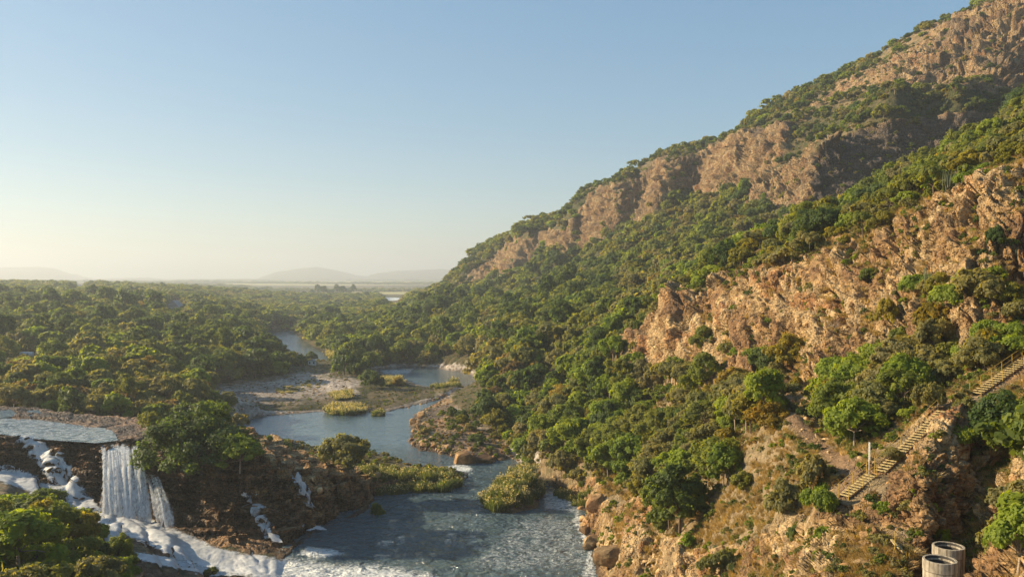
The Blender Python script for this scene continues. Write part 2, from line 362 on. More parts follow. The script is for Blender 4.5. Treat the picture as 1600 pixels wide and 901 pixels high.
def link(name, me, parent=None, mats=None):
    o = bpy.data.objects.new(name, me); COL.objects.link(o)
    if parent: o.parent = parent
    if mats is not None and not me.materials:
        for m in (mats if isinstance(mats, (list, tuple)) else [mats]): me.materials.append(m)
    return o
def tag(o, label=None, cat=None, group=None, kind=None):
    for k, v in (('label', label), ('category', cat), ('group', group), ('kind', kind)):
        if v: o[k] = v
    return o
# ------------------------------------------------------------------ materials
class NT:
    def __init__(s, name):
        s.m = bpy.data.materials.new(name); s.m.use_nodes = True; s.t = s.m.node_tree; s.t.nodes.clear()
        s.out = s.n('ShaderNodeOutputMaterial')
    def n(s, typ, **k):
        nd = s.t.nodes.new(typ)
        for a, v in k.items():
            if a.startswith('i_'):
                key = a[2:]; key = int(key) if key.isdigit() else key.replace('_', ' ')
                if hasattr(v, 'is_output') or hasattr(v, 'links'): s.t.links.new(v, nd.inputs[key])
                else: nd.inputs[key].default_value = v
            else: setattr(nd, a, v)
        return nd
    def lk(s, a, b): s.t.links.new(a, b)
    def attr(s, nm): return s.n('ShaderNodeAttribute', attribute_name=nm).outputs['Fac']
    def pos(s, sc=(1, 1, 1), obj=False):
        o = s.n('ShaderNodeTexCoord').outputs['Object'] if obj else s.n('ShaderNodeNewGeometry').outputs['Position']
        return s.n('ShaderNodeMapping', i_Vector=o, i_Scale=sc).outputs[0]
    def noise(s, v, sc, det=5, ro=.6, dist=0):
        return s.n('ShaderNodeTexNoise', i_Vector=v, i_Scale=sc, i_Detail=det, i_Roughness=ro, i_Distortion=dist).outputs[0]
    def ramp(s, f, stops, interp='LINEAR'):
        r = s.n('ShaderNodeValToRGB', i_0=f); e = r.color_ramp.elements; r.color_ramp.interpolation = interp
        while len(e) < len(stops): e.new(.5)
        for i, (p, c) in enumerate(stops):
            e[i].position = p; e[i].color = (*c, 1) if len(c) == 3 else c
        return r.outputs[0]
    def st(s, f, a, b): return s.ramp(f, [(a, (0, 0, 0)), (b, (1, 1, 1))])
    def mix(s, f, a, b, mode='MIX'):
        nd = s.n('ShaderNodeMix', data_type='RGBA', blend_type=mode)
        for i, v in ((0, f), (6, a), (7, b)):
            if hasattr(v, 'links'): s.lk(v, nd.inputs[i])
            else: nd.inputs[i].default_value = v if i == 0 else (*v[:3], 1)
        return nd.outputs[2]
    def math(s, op, a, b=0., cl=False):
        nd = s.n('ShaderNodeMath', operation=op, use_clamp=cl)
        for i, v in ((0, a), (1, b)):
            if hasattr(v, 'links'): s.lk(v, nd.inputs[i])
            else: nd.inputs[i].default_value = v
        return nd.outputs[0]
    def bump(s, h, st=.5, d=.1, nrm=None):
        b = s.n('ShaderNodeBump', i_Height=h, i_Strength=st, i_Distance=d)
        if nrm: s.lk(nrm, b.inputs['Normal'])
        return b.outputs[0]
    def pbr(s, col, ro=.9, nrm=None, spec=.3, **k):
        b = s.n('ShaderNodeBsdfPrincipled', **k)
        for key, v in (('Base Color', col), ('Roughness', ro), ('Specular IOR Level', spec)):
            if hasattr(v, 'links'): s.lk(v, b.inputs[key])
            else: b.inputs[key].default_value = (*v, 1) if key == 'Base Color' else v
        if nrm: s.lk(nrm, b.inputs['Normal'])
        return b.outputs[0]
    def done(s, sh): s.lk(sh, s.out.inputs[0]); return s.m

def rock_color(t, p):
    n1 = t.noise(p, .09, 4); n2 = t.noise(p, .55, 6, .65); n3 = t.noise(p, 3.5, 5, .7)
    c = t.ramp(n1, [(.26, (.16, .115, .08)), (.38, (.28, .165, .080)), (.48, (.41, .275, .135)), (.56, (.54, .41, .23)), (.64, (.38, .20, .085)), (.76, (.25, .175, .105))])
    c = t.mix(.75, c, t.ramp(n2, [(.32, (.28, .25, .24)), (.45, (.74, .70, .66)), (.54, (1.1, 1.05, 1.0)), (.68, (1.6, 1.52, 1.38))]), 'MULTIPLY')
    stn = t.noise(t.pos((.7, .7, .10)), 1.0, 4, .6)
    c = t.mix(.6, c, t.ramp(stn, [(.32, (.40, .37, .36)), (.46, (1, 1, 1))]), 'MULTIPLY')
    c = t.mix(.6, c, t.ramp(n3, [(.34, (.42, .40, .38)), (.5, (.95, .95, .95)), (.64, (1.35, 1.32, 1.25))]), 'MULTIPLY')
    return c, n2, n3
def ground_material():
    t = NT('ground'); p = t.pos()
    c, n2, n3 = rock_color(t, p)
    grey = t.ramp(t.noise(t.pos((.06, .06, .5)), 1.0, 6, .7), [(.3, (.06, .052, .045)), (.5, (.12, .098, .08)), (.68, (.21, .155, .115))])
    c = t.mix(t.attr('grey'), c, grey)
    # wet dark cliff with ochre strata
    wp = t.pos((.12, .12, 1.3)); wn = t.noise(wp, .8, 6, .65, .4)
    wet = t.ramp(wn, [(.32, (.026, .019, .014)), (.46, (.085, .055, .034)), (.56, (.19, .115, .065)), (.7, (.30, .185, .105))])
    c = t.mix(t.attr('wet'), c, wet)
    sb = t.ramp(t.noise(t.pos((.04, .04, 1.5)), 1.0, 6, .7, .3), [(.30, (.42, .38, .36)), (.44, (.95, .92, .9)), (.6, (1.45, 1.36, 1.22))])
    c = t.mix(t.attr('strata'), c, sb, 'MULTIPLY')
    # cracks
    vor = t.n('ShaderNodeTexVoronoi', feature='DISTANCE_TO_EDGE', i_Vector=t.n('ShaderNodeMapping', i_Vector=t.mix(.12, p, t.n('ShaderNodeTexNoise', i_Vector=p, i_Scale=.8, i_Detail=3.).outputs[1], 'LINEAR_LIGHT'), i_Scale=(1, 1, .7)).outputs[0], i_Scale=1.3).outputs[0]
    crack = t.ramp(vor, [(0., (.45, .42, .4)), (.06, (1, 1, 1))])
    c = t.mix(t.math('MULTIPLY', t.st(t.noise(p, .4, 3), .45, .6), .5), c, crack, 'MULTIPLY')
    # vegetation and soil
    g1 = t.noise(p, .35, 6, .65); g2 = t.noise(p, 2.2, 5, .7)
    green = t.ramp(g2, [(.3, (.022, .028, .010)), (.5, (.045, .055, .018)), (.7, (.085, .085, .030))])
    soil = t.ramp(g2, [(.3, (.16, .10, .055)), (.55, (.27, .175, .10)), (.75, (.36, .25, .15))])
    dry = t.ramp(g2, [(.28, (.17, .12, .07)), (.5, (.31, .23, .13)), (.7, (.45, .34, .20))])
    grav = t.ramp(t.n('ShaderNodeTexVoronoi', i_Vector=p, i_Scale=1.1).outputs['Color'], [(.2, (.24, .20, .17)), (.5, (.42, .36, .30)), (.85, (.60, .54, .48))])
    gr = t.mix(t.st(g1, .42, .58), green, soil)
    gr = t.mix(t.attr('veg'), gr, green)
    gr = t.mix(t.math('MULTIPLY', t.attr('dry'), t.st(g1, .25, .5)), gr, dry)
    gr = t.mix(t.attr('soil'), gr, soil)
    gr = t.mix(t.attr('gravel'), gr, grav)
    gr = t.mix(t.attr('field'), gr, (.42, .38, .15))
    rk = t.math('ADD', t.attr('rock'), t.math('MULTIPLY', t.math('SUBTRACT', n2, .5), .9))
    rk = t.st(rk, .30, .5)
    c = t.mix(rk, gr, c)
    c = t.mix(t.attr('shore'), c, t.mix(.7, c, (.18, .16, .14), 'MULTIPLY'))
    h = t.math('ADD', t.math('MULTIPLY', n2, 1.2), t.math('MULTIPLY', n3, .45))
    h = t.math('ADD', h, t.math('MULTIPLY', t.st(vor, 0, .08), .12))
    h = t.math('ADD', h, t.math('MULTIPLY', t.noise(t.pos((.25, .25, 2.2)), 1.0, 5, .6), .7))
    for vs, vk in ((1.1, 1.5), (3.2, .55)):
        vv = t.n('ShaderNodeTexVoronoi', feature='F1', i_Vector=t.pos((1, 1, 1.6)), i_Scale=vs)
        h = t.math('SUBTRACT', h, t.math('MULTIPLY', vv.outputs['Distance'], t.math('MULTIPLY', t.attr('rock'), vk)))
    ro = t.math('SUBTRACT', .92, t.math('MULTIPLY', t.attr('wet'), .35))
    return t.done(t.pbr(c, ro, t.bump(h, .9, .9), .25))
M = {}
M['ground'] = ground_material()
def water_material():
    t = NT('river_water'); p = t.pos((1, 1.0, 1))
    f = t.attr('foam'); rip = t.attr('ripple')
    w1 = t.noise(t.pos((.30, .42, 1)), 1.0, 3, .55, .8); w2 = t.noise(t.pos((.7, 1.0, 1)), 1.7, 4, .6, .5)
    h = t.math('ADD', t.math('MULTIPLY', w1, 1.0), t.math('MULTIPLY', w2, .45))
    h = t.math('MULTIPLY', h, rip)
    n = t.bump(h, 1.0, 2.6)
    n1 = t.noise(t.pos((.45, .6, 1)), .8, 6, .62, 1.6); n2 = t.noise(t.pos((.9, 1.3, 1)), 1.6, 6, .65, 1.2)
    def fil(q, k): return t.math('SUBTRACT', 1.0, t.math('MULTIPLY', t.math('ABSOLUTE', t.math('SUBTRACT', q, .5)), k))
    fn = t.math('ADD', t.math('MULTIPLY', fil(n1, 4.5), .45), t.math('MULTIPLY', fil(n2, 4.), .38))
    fm = t.st(t.math('ADD', fn, t.math('MULTIPLY', t.math('SUBTRACT', f, .5), 1.05)), .62, 1.02)
    deep = t.ramp(t.noise(t.pos(), .05, 3), [(.35, (.060, .105, .125)), (.65, (.095, .145, .165))])
    a = t.pbr(deep, .07, n, .5, i_IOR=1.55)
    b = t.pbr((.72, .76, .76), .6, n, .3)
    m = t.n('ShaderNodeMixShader', i_0=fm); t.lk(a, m.inputs[1]); t.lk(b, m.inputs[2])
    return t.done(m.outputs[0])
M['water'] = water_material()
def fall_material(name, along=(2.2, 2.2, .28), thr=(.40, .62), base=.5):
    t = NT(name)
    e = t.attr('edge')                                      # 1 in the middle of the sheet, 0 at its ragged rim
    n = t.noise(t.pos(along), 1.0, 7, .7, .3)
    a = t.math('ADD', n, t.math('MULTIPLY', t.math('SUBTRACT', e, .5), .62))
    al = t.st(a, *thr)
    col = t.ramp(n, [(.36, (.52, .55, .58)), (.62, (.86, .88, .88))])
    d = t.pbr(col, .55, t.bump(t.noise(t.pos(along), 3.0, 5, .7), .45, .15), .3)
    tr = t.n('ShaderNodeBsdfTranslucent', i_Color=(.75, .78, .80, 1)).outputs[0]
    m0 = t.n('ShaderNodeMixShader', i_0=.35); t.lk(d, m0.inputs[1]); t.lk(tr, m0.inputs[2])
    m = t.n('ShaderNodeMixShader', i_0=al); t.lk(t.n('ShaderNodeBsdfTransparent').outputs[0], m.inputs[1]); t.lk(m0.outputs[0], m.inputs[2])
    return t.done(m.outputs[0])
M['fall'] = fall_material('falling_water', (2.2, 2.2, .25), (.36, .66))
M['rapid'] = fall_material('white_water', (.8, 1.1, .5), (.34, .60))
def haze_material(dens):
    t = NT('haze'); v = t.n('ShaderNodeVolumePrincipled'); v.inputs['Color'].default_value = (.68, .74, .80, 1)
    v.inputs['Density'].default_value = dens; v.inputs['Anisotropy'].default_value = .34
    t.lk(v.outputs[0], t.out.inputs['Volume']); return t.m
def leaf_material(name, cols, trans=.48):
    t = NT(name)
    r = t.n('ShaderNodeObjectInfo').outputs['Random']; tn = t.attr('tone')
    c = t.ramp(r, [((i+.0)/max(1, len(cols)-1)*.98, c) for i, c in enumerate(cols)])
    c = t.mix(1.0, c, t.ramp(tn, [(0, (.62, .66, .6)), (.5, (1, 1, 1)), (1, (1.45, 1.32, .95))]), 'MULTIPLY')
    d = t.pbr(c, .6, None, .25)
    tr = t.n('ShaderNodeBsdfTranslucent', i_Color=t.mix(1.0, c, (2.1, 1.95, .65), 'MULTIPLY')).outputs[0]
    m = t.n('ShaderNodeMixShader', i_0=trans); t.lk(d, m.inputs[1]); t.lk(tr, m.inputs[2])
    return t.done(m.outputs[0])
M['leaf_green'] = leaf_material('leaf_green', [(0.102, 0.140, 0.030), (0.134, 0.173, 0.032), (0.160, 0.188, 0.034), (0.179, 0.188, 0.041), (0.113, 0.147, 0.034)])
M['leaf_dark'] = leaf_material('leaf_dark', [(0.058, 0.098, 0.028), (0.079, 0.119, 0.030), (0.100, 0.135, 0.034)])
M['leaf_olive'] = leaf_material('leaf_olive', [(0.173, 0.173, 0.063), (0.211, 0.194, 0.081), (0.154, 0.165, 0.060), (0.224, 0.200, 0.098)])
M['leaf_yellow'] = leaf_material('leaf_yellow', [(.17, .17, .022), (.22, .19, .024), (.15, .165, .025), (.25, .18, .028)])
M['leaf_bright'] = leaf_material('leaf_bright', [(0.160, 0.225, 0.028), (0.198, 0.244, 0.029), (0.134, 0.194, 0.029)])
M['leaf_russet'] = leaf_material('leaf_russet', [(.16, .11, .045), (.18, .13, .06), (.15, .11, .055)])
M['reed_leaf'] = leaf_material('reed_leaf', [(.075, .11, .035), (.095, .125, .04), (.10, .12, .05)])
M['plume'] = leaf_material('plume', [(.36, .32, .24), (.44, .39, .30)])
M['plume'] = M['plume']
M['dry_grass'] = leaf_material('dry_grass', [(.30, .22, .11), (.38, .28, .15), (.46, .35, .20), (.24, .18, .10)], .25)
def plain(name, c, ro=.8, var=.25, sc=4, bmp=.3, met=0):
    t = NT(name); p = t.pos(obj=True); n = t.noise(p, sc, 5, .65)
    lo = tuple(v*(1-var) for v in c); hi = tuple(min(1, v*(1+var)) for v in c)
    return t.done(t.pbr(t.ramp(n, [(.3, lo), (.7, hi)]), ro, t.bump(n, bmp, .03), .3, i_Metallic=met))
M['bark'] = plain('bark', (.12, .09, .065), .9, .4, 6, .6)
M['bark_pale'] = plain('bark_pale', (.30, .24, .18), .9, .4, 6, .6)
# ------------------------------------------------------------------ finished ground, hit finder
FX, FY, FZ = px_, py_, pz_
EL = (FZ-CAMZ)/FY; RM = np.maximum.accumulate(EL, 1)
def col_of(px):
    return np.interp((np.asarray(px, float)-800)/FPX, us, np.arange(len(us)))
def py_el(py, px=800):
    b = (450.5-py)/FPX; return (-sp+b*cp)/(cp+b*sp)
def HIT(px, py, off=0.):                                   # first ground seen through a photograph pixel
    u = (px-800)/FPX/(cp+(450.5-py)/FPX*sp)
    c = int(round(float(np.interp(u, us, np.arange(len(us)))))); e = py_el(py)
    k = int(np.searchsorted(RM[c], e)); k = min(max(k, 1), RM.shape[1]-1)
    a, b = EL[c, k-1], EL[c, k]; t = 0 if b == a else min(1, max(0, (e-a)/(b-a)))
    D = FY[c, k-1]+(FY[c, k]-FY[c, k-1])*t-off
    return Vector(W(px, py, D))
def GROUND(x, y):                                          # height of the finished ground below (x, y)
    u = x/y; fc = float(np.interp(u, us, np.arange(len(us)))); c = int(fc); c = min(c, len(us)-2); f = fc-c
    z = 0
    for cc, ww in ((c, 1-f), (c+1, f)):
        z += ww*float(np.interp(y, FY[cc], FZ[cc]))
    return z
def ground_many(x, y):
    u = x/y; ci = np.clip(np.round(np.interp(u, us, np.arange(len(us)))).astype(int), 0, len(us)-1)
    o = np.argsort(ci); z = np.empty_like(x); k = np.empty(x.shape, int)
    for c in np.unique(ci):
        m = ci == c; z[m] = np.interp(y[m], FY[c], FZ[c]); k[m] = np.clip(np.searchsorted(FY[c], y[m]), 0, FY.shape[1]-1)
    return z, ci, k
def to_px(x, y, z):
    dy = y*cp-(z-CAMZ)*sp; b = (y*sp+(z-CAMZ)*cp)/dy; return 800+x/dy*FPX, 450.5-b*FPX
PXG, PYG = to_px(FX, FY, FZ)
def in_px(P, Dmin=0, Dmax=1e9):                            # ground vertices that a photo outline covers
    return (poly_sd(PXG, PYG, P) < 0) & (FY > Dmin) & (FY < Dmax) & (EL > RM-.004)
def soft_px(P, wd, Dmin=0, Dmax=1e9, n=8):
    m = (FY > Dmin) & (FY < Dmax); o = np.zeros_like(FX)
    o[m] = 1-sstep(-wd, wd, poly_sd(PXG[m], PYG[m], P)+fbm(FX[m]/n*3, FY[m]/n*3, o=3, s=91)*wd)
    return o
nfield = fbm(GX/60, GY/60, o=3, s=80)
veg = np.clip(.35+.9*nfield+np.where(mount, .25, 0), 0, 1)*np.where(GX < 0, 1, 1)
dry = np.zeros_like(GX)
dry = np.maximum(dry, np.where((GX > 0) & (GY < 180), .75, 0))
dry = np.maximum(dry, np.where(mount & (slope < .25), sstep(70, 110, GZ)*.45, 0))
dry = np.maximum(dry, soft_px(KNOLL, 12, 60, 120)); rock = rock*(1-.75*soft_px(KNOLL, 14, 60, 120))
PATH = [(1175,590),(1235,605),(1240,640),(1270,670),(1300,700),(1345,735),(1330,770),(1310,760),(1290,715),(1255,680),(1225,655),(1215,625),(1180,612)]
PATH = [(1170,600),(1235,610),(1245,650),(1285,685),(1350,728),(1340,775),(1300,780),(1318,745),(1268,695),(1230,660),(1215,622),(1175,612)]
soil = soft_px(PATH, 5, 60, 145); rock = rock*(1-soil); dry = dry*(1-soil)
BAR = [(322,650),(320,605),(400,595),(480,580),(560,592),(620,600),(690,608),(705,618),(650,630),(600,640),(500,640),(430,645),(375,652)]
bar = soft_px(BAR, 8, 240, 400)
gpat = fbm(GX/9, GY/12, o=3, s=82)
BARG = [(322,640),(325,605),(400,597),(480,582),(565,594),(560,615),(500,622),(420,628),(360,640)]
gravel = soft_px(BARG, 10, 240, 400)*sstep(-.7, -.2, gpat)
gravel = np.maximum(gravel, (SD < 3)*(GY > 180)*(GY < 400)*(GX > -110)*1.)
SPIT = [(640,650),(700,612),(720,650),(790,690),(800,722),(700,722),(640,705)]
spit = soft_px(SPIT, 8, 185, 330); gravel = np.maximum(gravel, spit*sstep(-.3, .2, gpat))
veg = np.maximum(veg, bar*(1-gravel)*.5); dry = np.maximum(dry, bar*.5*sstep(0, .3, fbm(GX/6, GY/9, o=3, s=83)))
wet = np.where(plat, 1.0, 0)
TOPL = (PL > 2.2) & (slope < .3)
hgt = np.zeros_like(GX); q_ = plat; hgt[q_] = GZ[q_]/np.maximum(PLH(GX[q_], GY[q_]), .6)
wet = wet*(1-.92*np.where(plat, sstep(300, 380, PXG)*sstep(.42, .62, hgt+.25*fbm(GX/9, GY/9, GZ/1.2, o=3, s=84)), 0))  # upper promontory lighter: orange beds, plus sun on its top put into the colour
wet = np.where(plat & (PXG > 310), wet*np.interp(PXG, [310, 360, 450], [1, .5, .25]), wet)  # whole promontory lightened further, as if the sun reached it
wet = wet*(1-.35*np.where(plat, sstep(350, 400, PXG)*sstep(-.1, .3, fbm(GX/14, GY/14, GZ/.9, o=3, s=88)), 0))
wet = np.maximum(wet, np.where((GX < 0) & (GY < 140) & (GY > 100), .85, 0))
wet = np.maximum(wet, (1-sstep(.2, 1.4, FZ))*(SD < 8)*(GY < 200)*.8)
grey = bluff.copy()
grey = np.maximum(grey, np.where(spit > .3, sstep(0, .2, fbm(GX/8, GY/8, o=2, s=85)-.02), 0))
grey = np.maximum(grey, np.where(mount & (GY > 200), .30+.4*sstep(-.1, .45, fbm(GX/22, GY/22, GZ/45, o=4, s=87)), 0))
grey = np.maximum(grey, np.where((GY > 395) & (GZ > 118), sstep(.1, .35, fbm(GX/30, GY/30, GZ/30, o=3, s=86)), 0)*.8)
rock = np.maximum(rock, spit*.6)
shore = (1-sstep(.1, .8, FZ))*(GY < 500)
field = np.where((GY > 1500) & (GY < 7000) & (GX > -.34*GY) & (GX < -.03*GY), sstep(.0, .1, np.sin(GY/280)+.55*np.sin(GX/190)-.1), 0)
gm = grid_mesh('ground', FX, FY, FZ, dict(strata=np.where(plat, .9, np.where(mount, .35, .15*(GY > 120))), rock=rock, veg=veg, dry=dry, soil=soil, gravel=gravel, wet=wet, grey=grey, shore=shore, field=field))
tag(link('ground', gm, mats=M['ground']), kind='structure')
print('ground', time.time()-T0)
# river surface: one sheet, its waves follow the current
wl_ = np.linspace(math.log(95), math.log(1800), 420); wu = np.linspace(-.50, .30, 420)
WY = np.exp(wl_)[None, :].repeat(420, 0); WX = WY*wu[:, None]
qx, qy = to_px(WX, WY, 0*WX)
foam = np.zeros_like(WX)
def wpoly(P, wd): return 1-sstep(-wd, wd, poly_sd(qx, qy, P))
foam = np.maximum(foam, .95*wpoly([(400,910),(400,880),(455,868),(520,880),(600,880),(680,895),(700,915)], 22))
foam = np.maximum(foam, .85*wpoly([(460,866),(480,852),(520,856),(545,864),(500,872)], 5))
foam = np.maximum(foam, .50*wpoly([(740,860),(800,800),(860,790),(905,800),(930,850),(950,901),(800,905),(700,890)], 28))
foam = np.maximum(foam, .72*wpoly([(900,790),(930,830),(935,910),(905,905),(915,860),(890,815)], 10))
foam = np.maximum(foam, .62*wpoly([(845,765),(870,765),(912,795),(905,803),(850,795)], 5))
foam = np.maximum(foam, .75*wpoly([(690,728),(728,722),(745,735),(715,742),(690,736)], 5))
foam = np.maximum(foam, .35*wpoly([(540,700),(640,700),(700,722),(640,728),(560,712)], 8))
foam = np.maximum(foam, .6*wpoly([(590,577),(650,574),(640,584),(600,586)], 3))
foam = np.maximum(foam, .8*wpoly([(600,464),(625,464),(625,472),(600,472)], 2))  # glint of the distant reach, painted white through the foam mask
foam = np.maximum(foam, .22*wpoly([(560,800),(760,800),(950,950),(500,950)], 30))
rip = .10+.9*(1-sstep(170, 215, WY)); rip = np.where(WY > 330, .12, rip)
rip = np.maximum(rip, .6*foam)
tag(link('river_water', grid_mesh('river_water', WX, WY, 0*WX+fbm(WX/2, WY/1.3, o=3, s=95)*.12*(WY < 190), dict(foam=foam, ripple=rip)), mats=M['water']), kind='structure')
# haze over the whole valley
bm = bmesh.new(); bmesh.ops.create_cube(bm, size=1)
for v in bm.verts: v.co = Vector((v.co.x*54000, v.co.y*33000, -6 if v.co.z < 0 else 330))
me = bpy.data.meshes.new('haze'); bm.to_mesh(me); bm.free()
HAZE = 2.3e-4
hz = link('haze', me, mats=haze_material(HAZE)); tag(hz, kind='stuff')
print('setting', time.time()-T0, 'zmin', FZ.min(), 'zmax', FZ.max())
# ------------------------------------------------------------------ plants: meshes
def unit(v): return v/(np.linalg.norm(v, axis=-1, keepdims=True)+1e-9)
def cards_mesh(name, C, N, S, tone, mat, asp=1.35):
    n = len(C); r = unit(rng.normal(size=(n, 3))); t = unit(np.cross(N, r)); b = np.cross(N, t)
    s = S[:, None]*.5
    k = rng.uniform(-.35, .35, (n, 1))
    V = np.stack([C-t*s*asp, C-b*s*.8+N*s*k, C+t*s*asp, C+b*s*.8+N*s*k], 1).reshape(-1, 3)
    me = bpy.data.meshes.new(name); me.vertices.add(len(V)); me.vertices.foreach_set('co', V.astype(np.float32).ravel())
    me.loops.add(n*4); me.loops.foreach_set('vertex_index', np.arange(n*4, dtype=np.int32)); me.polygons.add(n)
    me.polygons.foreach_set('loop_start', np.arange(n, dtype=np.int32)*4); me.polygons.foreach_set('loop_total', np.full(n, 4, np.int32))
    me.update(calc_edges=True)
    at = me.attributes.new('tone', 'FLOAT', 'POINT'); at.data.foreach_set('value', np.repeat(tone, 4).astype(np.float32))
    me.materials.append(mat); return me
def crown_mesh(name, h, r, base, ncard, size, mat, lobes=10, flat=.75, sparse=0., sub=12, umb=0., seed=0):
    g = np.random.default_rng(seed); zc = (h+base)/2; hz = (h-base)/2
    Lc = []; Lr = []
    for i in range(lobes):
        a = i*2.4+g.uniform(-.7, .7); q = math.sqrt((i+.5)/lobes)*g.uniform(.6, 1.25)
        zz = (1-q*q)*.95-.5+g.uniform(-.3, .25) if umb == 0 else g.uniform(-.2, .35)-q*q*.3
        Lc.append((math.cos(a)*q*r*.68, math.sin(a)*q*r*.68, zc+zz*hz*.72)); Lr.append(r*g.uniform(.22, .48)*(1.1-.25*q))
    Lc = np.array(Lc); Lr = np.array(Lr)
    Sc = []; Sr = []; Sn = []; Stn = []
    for c, rr in zip(Lc, Lr):
        d = unit(g.normal(size=(sub, 3))); d[:, 2] = np.where(d[:, 2] < -.35, -d[:, 2], d[:, 2]); lt = g.uniform(.25, .75)
        Sc.append(c+d*rr*g.uniform(.7, 1.05, (sub, 1))*[1, 1, flat]); Sr.append(np.full(sub, rr)*g.uniform(.28, .5, sub)); Sn.append(d); Stn.append(np.clip(lt+g.normal(size=sub)*.16, 0, 1))
    Sc = np.concatenate(Sc); Sr = np.concatenate(Sr); Sn = np.concatenate(Sn); Stn = np.concatenate(Stn)
    keep = g.random(len(Sc)) > sparse
    d = np.linalg.norm((Sc[:, None]-Lc[None])/[1, 1, flat], axis=2)/Lr[None]; keep &= (d < .62).sum(1) == 0
    keep &= Sc[:, 2] > base*.9
    Sc, Sr, Sn, Stn = Sc[keep], Sr[keep], Sn[keep], Stn[keep]
    p = Sr**2; p /= p.sum(); k = g.choice(len(Sc), ncard, p=p)
    d = unit(g.normal(size=(ncard, 3))+Sn[k]*.9); rad = Sr[k]*g.uniform(.35, 1.12, ncard)**.6
    rad = rad*np.where(g.random(ncard) < .14, 1.45, 1.0)
    C = Sc[k]+d*rad[:, None]*[1, 1, .8]
    N = unit(d+Sn[k]*.5+g.normal(size=(ncard, 3))*.55+[0, 0, .25])
    S = size*g.uniform(.6, 1.3, ncard)
    me = cards_mesh(name, C, N, S, np.clip(Stn[k]+g.normal(size=ncard)*.12, 0, 1), mat)
    return me, Lc, Lr
def tube_into(bm, pts, rads, seg=6):
    rings = []
    for i, (p, r) in enumerate(zip(pts, rads)):
        p = Vector(p); d = Vector(pts[min(i+1, len(pts)-1)])-Vector(pts[max(i-1, 0)]); d.normalize()
        a = d.orthogonal().normalized(); b = d.cross(a)
        if rings:                                           # keep rings from twisting
            a0 = (rings[-1][0].co-Vector(pts[i-1])).normalized(); a = (a0-d*a0.dot(d)).normalized(); b = d.cross(a)
        rings.append([bm.verts.new(p+(a*math.cos(t)+b*math.sin(t))*r) for t in [k*math.tau/seg for k in range(seg)]])
    for x, y in zip(rings, rings[1:]):
        for k in range(seg): bm.faces.new((x[k], x[(k+1) % seg], y[(k+1) % seg], y[k]))
    bm.faces.new(rings[0][::-1]); bm.faces.new(rings[-1])
def bm_mesh(bm, name, mat, smooth=True):
    bmesh.ops.recalc_face_normals(bm, faces=bm.faces)
    me = bpy.data.meshes.new(name); bm.to_mesh(me); bm.free()
    if smooth:
        for f in me.polygons: f.use_smooth = True
    if mat: me.materials.append(mat)
    return me
def trunk_mesh(name, h, base, Lc, r0, mat, seg=6, seed=0, fork=.35):
    g = random.Random(seed); bm = bmesh.new(); fz = max(.3, base+(h-base)*fork)
    top = (g.uniform(-.3, .3), g.uniform(-.3, .3), fz)
    tube_into(bm, [(0, 0, -.6), (0, 0, .15), (top[0]*.5, top[1]*.5, fz*.5), top], [r0*1.4, r0*1.05, r0*.85, r0*.7], seg)
    for c in Lc:
        mid = ((top[0]+c[0])*.45, (top[1]+c[1])*.45, fz+(c[2]-fz)*.35+.1)
        tube_into(bm, [(top[0]*.9, top[1]*.9, fz*.92), mid, (c[0]*.95, c[1]*.95, c[2])], [r0*.5, r0*.33, r0*.12], max(3, seg-2))
    return bm_mesh(bm, name, mat)
KIND = {}     # kind -> lod -> list of (crown mesh, trunk mesh, height, radius)
SPEC = dict(  # h, r, base, mat, lobes, flat, sparse, sub, umb, trunk radius, bark
 round=(8.2, 5.2, .5, 'leaf_green', 12, .85, .0, 14, 0, .22, 'bark'),
 dark=(8.6, 5.0, .3, 'leaf_dark', 13, .85, .0, 14, 0, .25, 'bark'),
 olive=(7.0, 4.8, .4, 'leaf_olive', 12, .8, .10, 12, 0, .16, 'bark_pale'),
 yellow=(6.6, 4.5, .7, 'leaf_yellow', 11, .75, .16, 10, 0, .15, 'bark'),
 bright=(7.2, 4.6, .4, 'leaf_bright', 11, .8, .05, 12, 0, .16, 'bark_pale'),
 thorn=(6.5, 5.0, 3.0, 'leaf_olive', 9, .45, .3, 10, 1, .15, 'bark'),
 russet=(5.5, 3.9, .4, 'leaf_russet', 10, .75, .3, 10, 0, .13, 'bark_pale'),
 bare=(6.0, 4.4, 1.2, 'leaf_olive', 14, .7, .78, 8, 0, .14, 'bark_pale'),
 ragged=(8.5, 5.4, .8, 'leaf_green', 9, .7, .38, 9, 0, .2, 'bark'),
 tall=(15, 5.2, 1.5, 'leaf_dark', 15, 1.15, .05, 13, 0, .35, 'bark'))
for k_ in ('round', 'dark', 'olive', 'bright', 'yellow', 'russet'):
    q_ = SPEC[k_]; SPEC[k_+'_bush'] = (4.6, 4.2, -.5, q_[3], 12, .8, q_[6]+.04, 12, 0, .10, q_[10])
LODS = {'near': (7500, .40), 'mid': (1500, .82), 'far': (430, 1.45)}
def make_kind(k, lod, var):
    h, r, base, mt, lo, fl, spz, sub, umb, tr, bk = SPEC[k]; n, size = LODS[lod]
    n = int(n*(1-spz*.9)); n = max(60, n); sd = hash((len(k), k[0], k[1], var)) % 9999 if False else sum(map(ord, k))*7+var*131
    cm, Lc, Lr = crown_mesh(f'{k}_crown', h, r, base, n, size, M[mt], lo, fl, spz, sub, umb, sd)
    tm = trunk_mesh(f'{k}_trunk', h, base, Lc if lod != 'far' else Lc[:3], tr, M[bk], 6 if lod != 'far' else 4, sd)
    KIND.setdefault(k, {}).setdefault(lod, []).append((cm, tm, h, r))
for k in SPEC:
    for v in range(3): make_kind(k, 'near', v)
    for v in range(3): make_kind(k, 'mid', v)
    for v in range(2): make_kind(k, 'far', v)
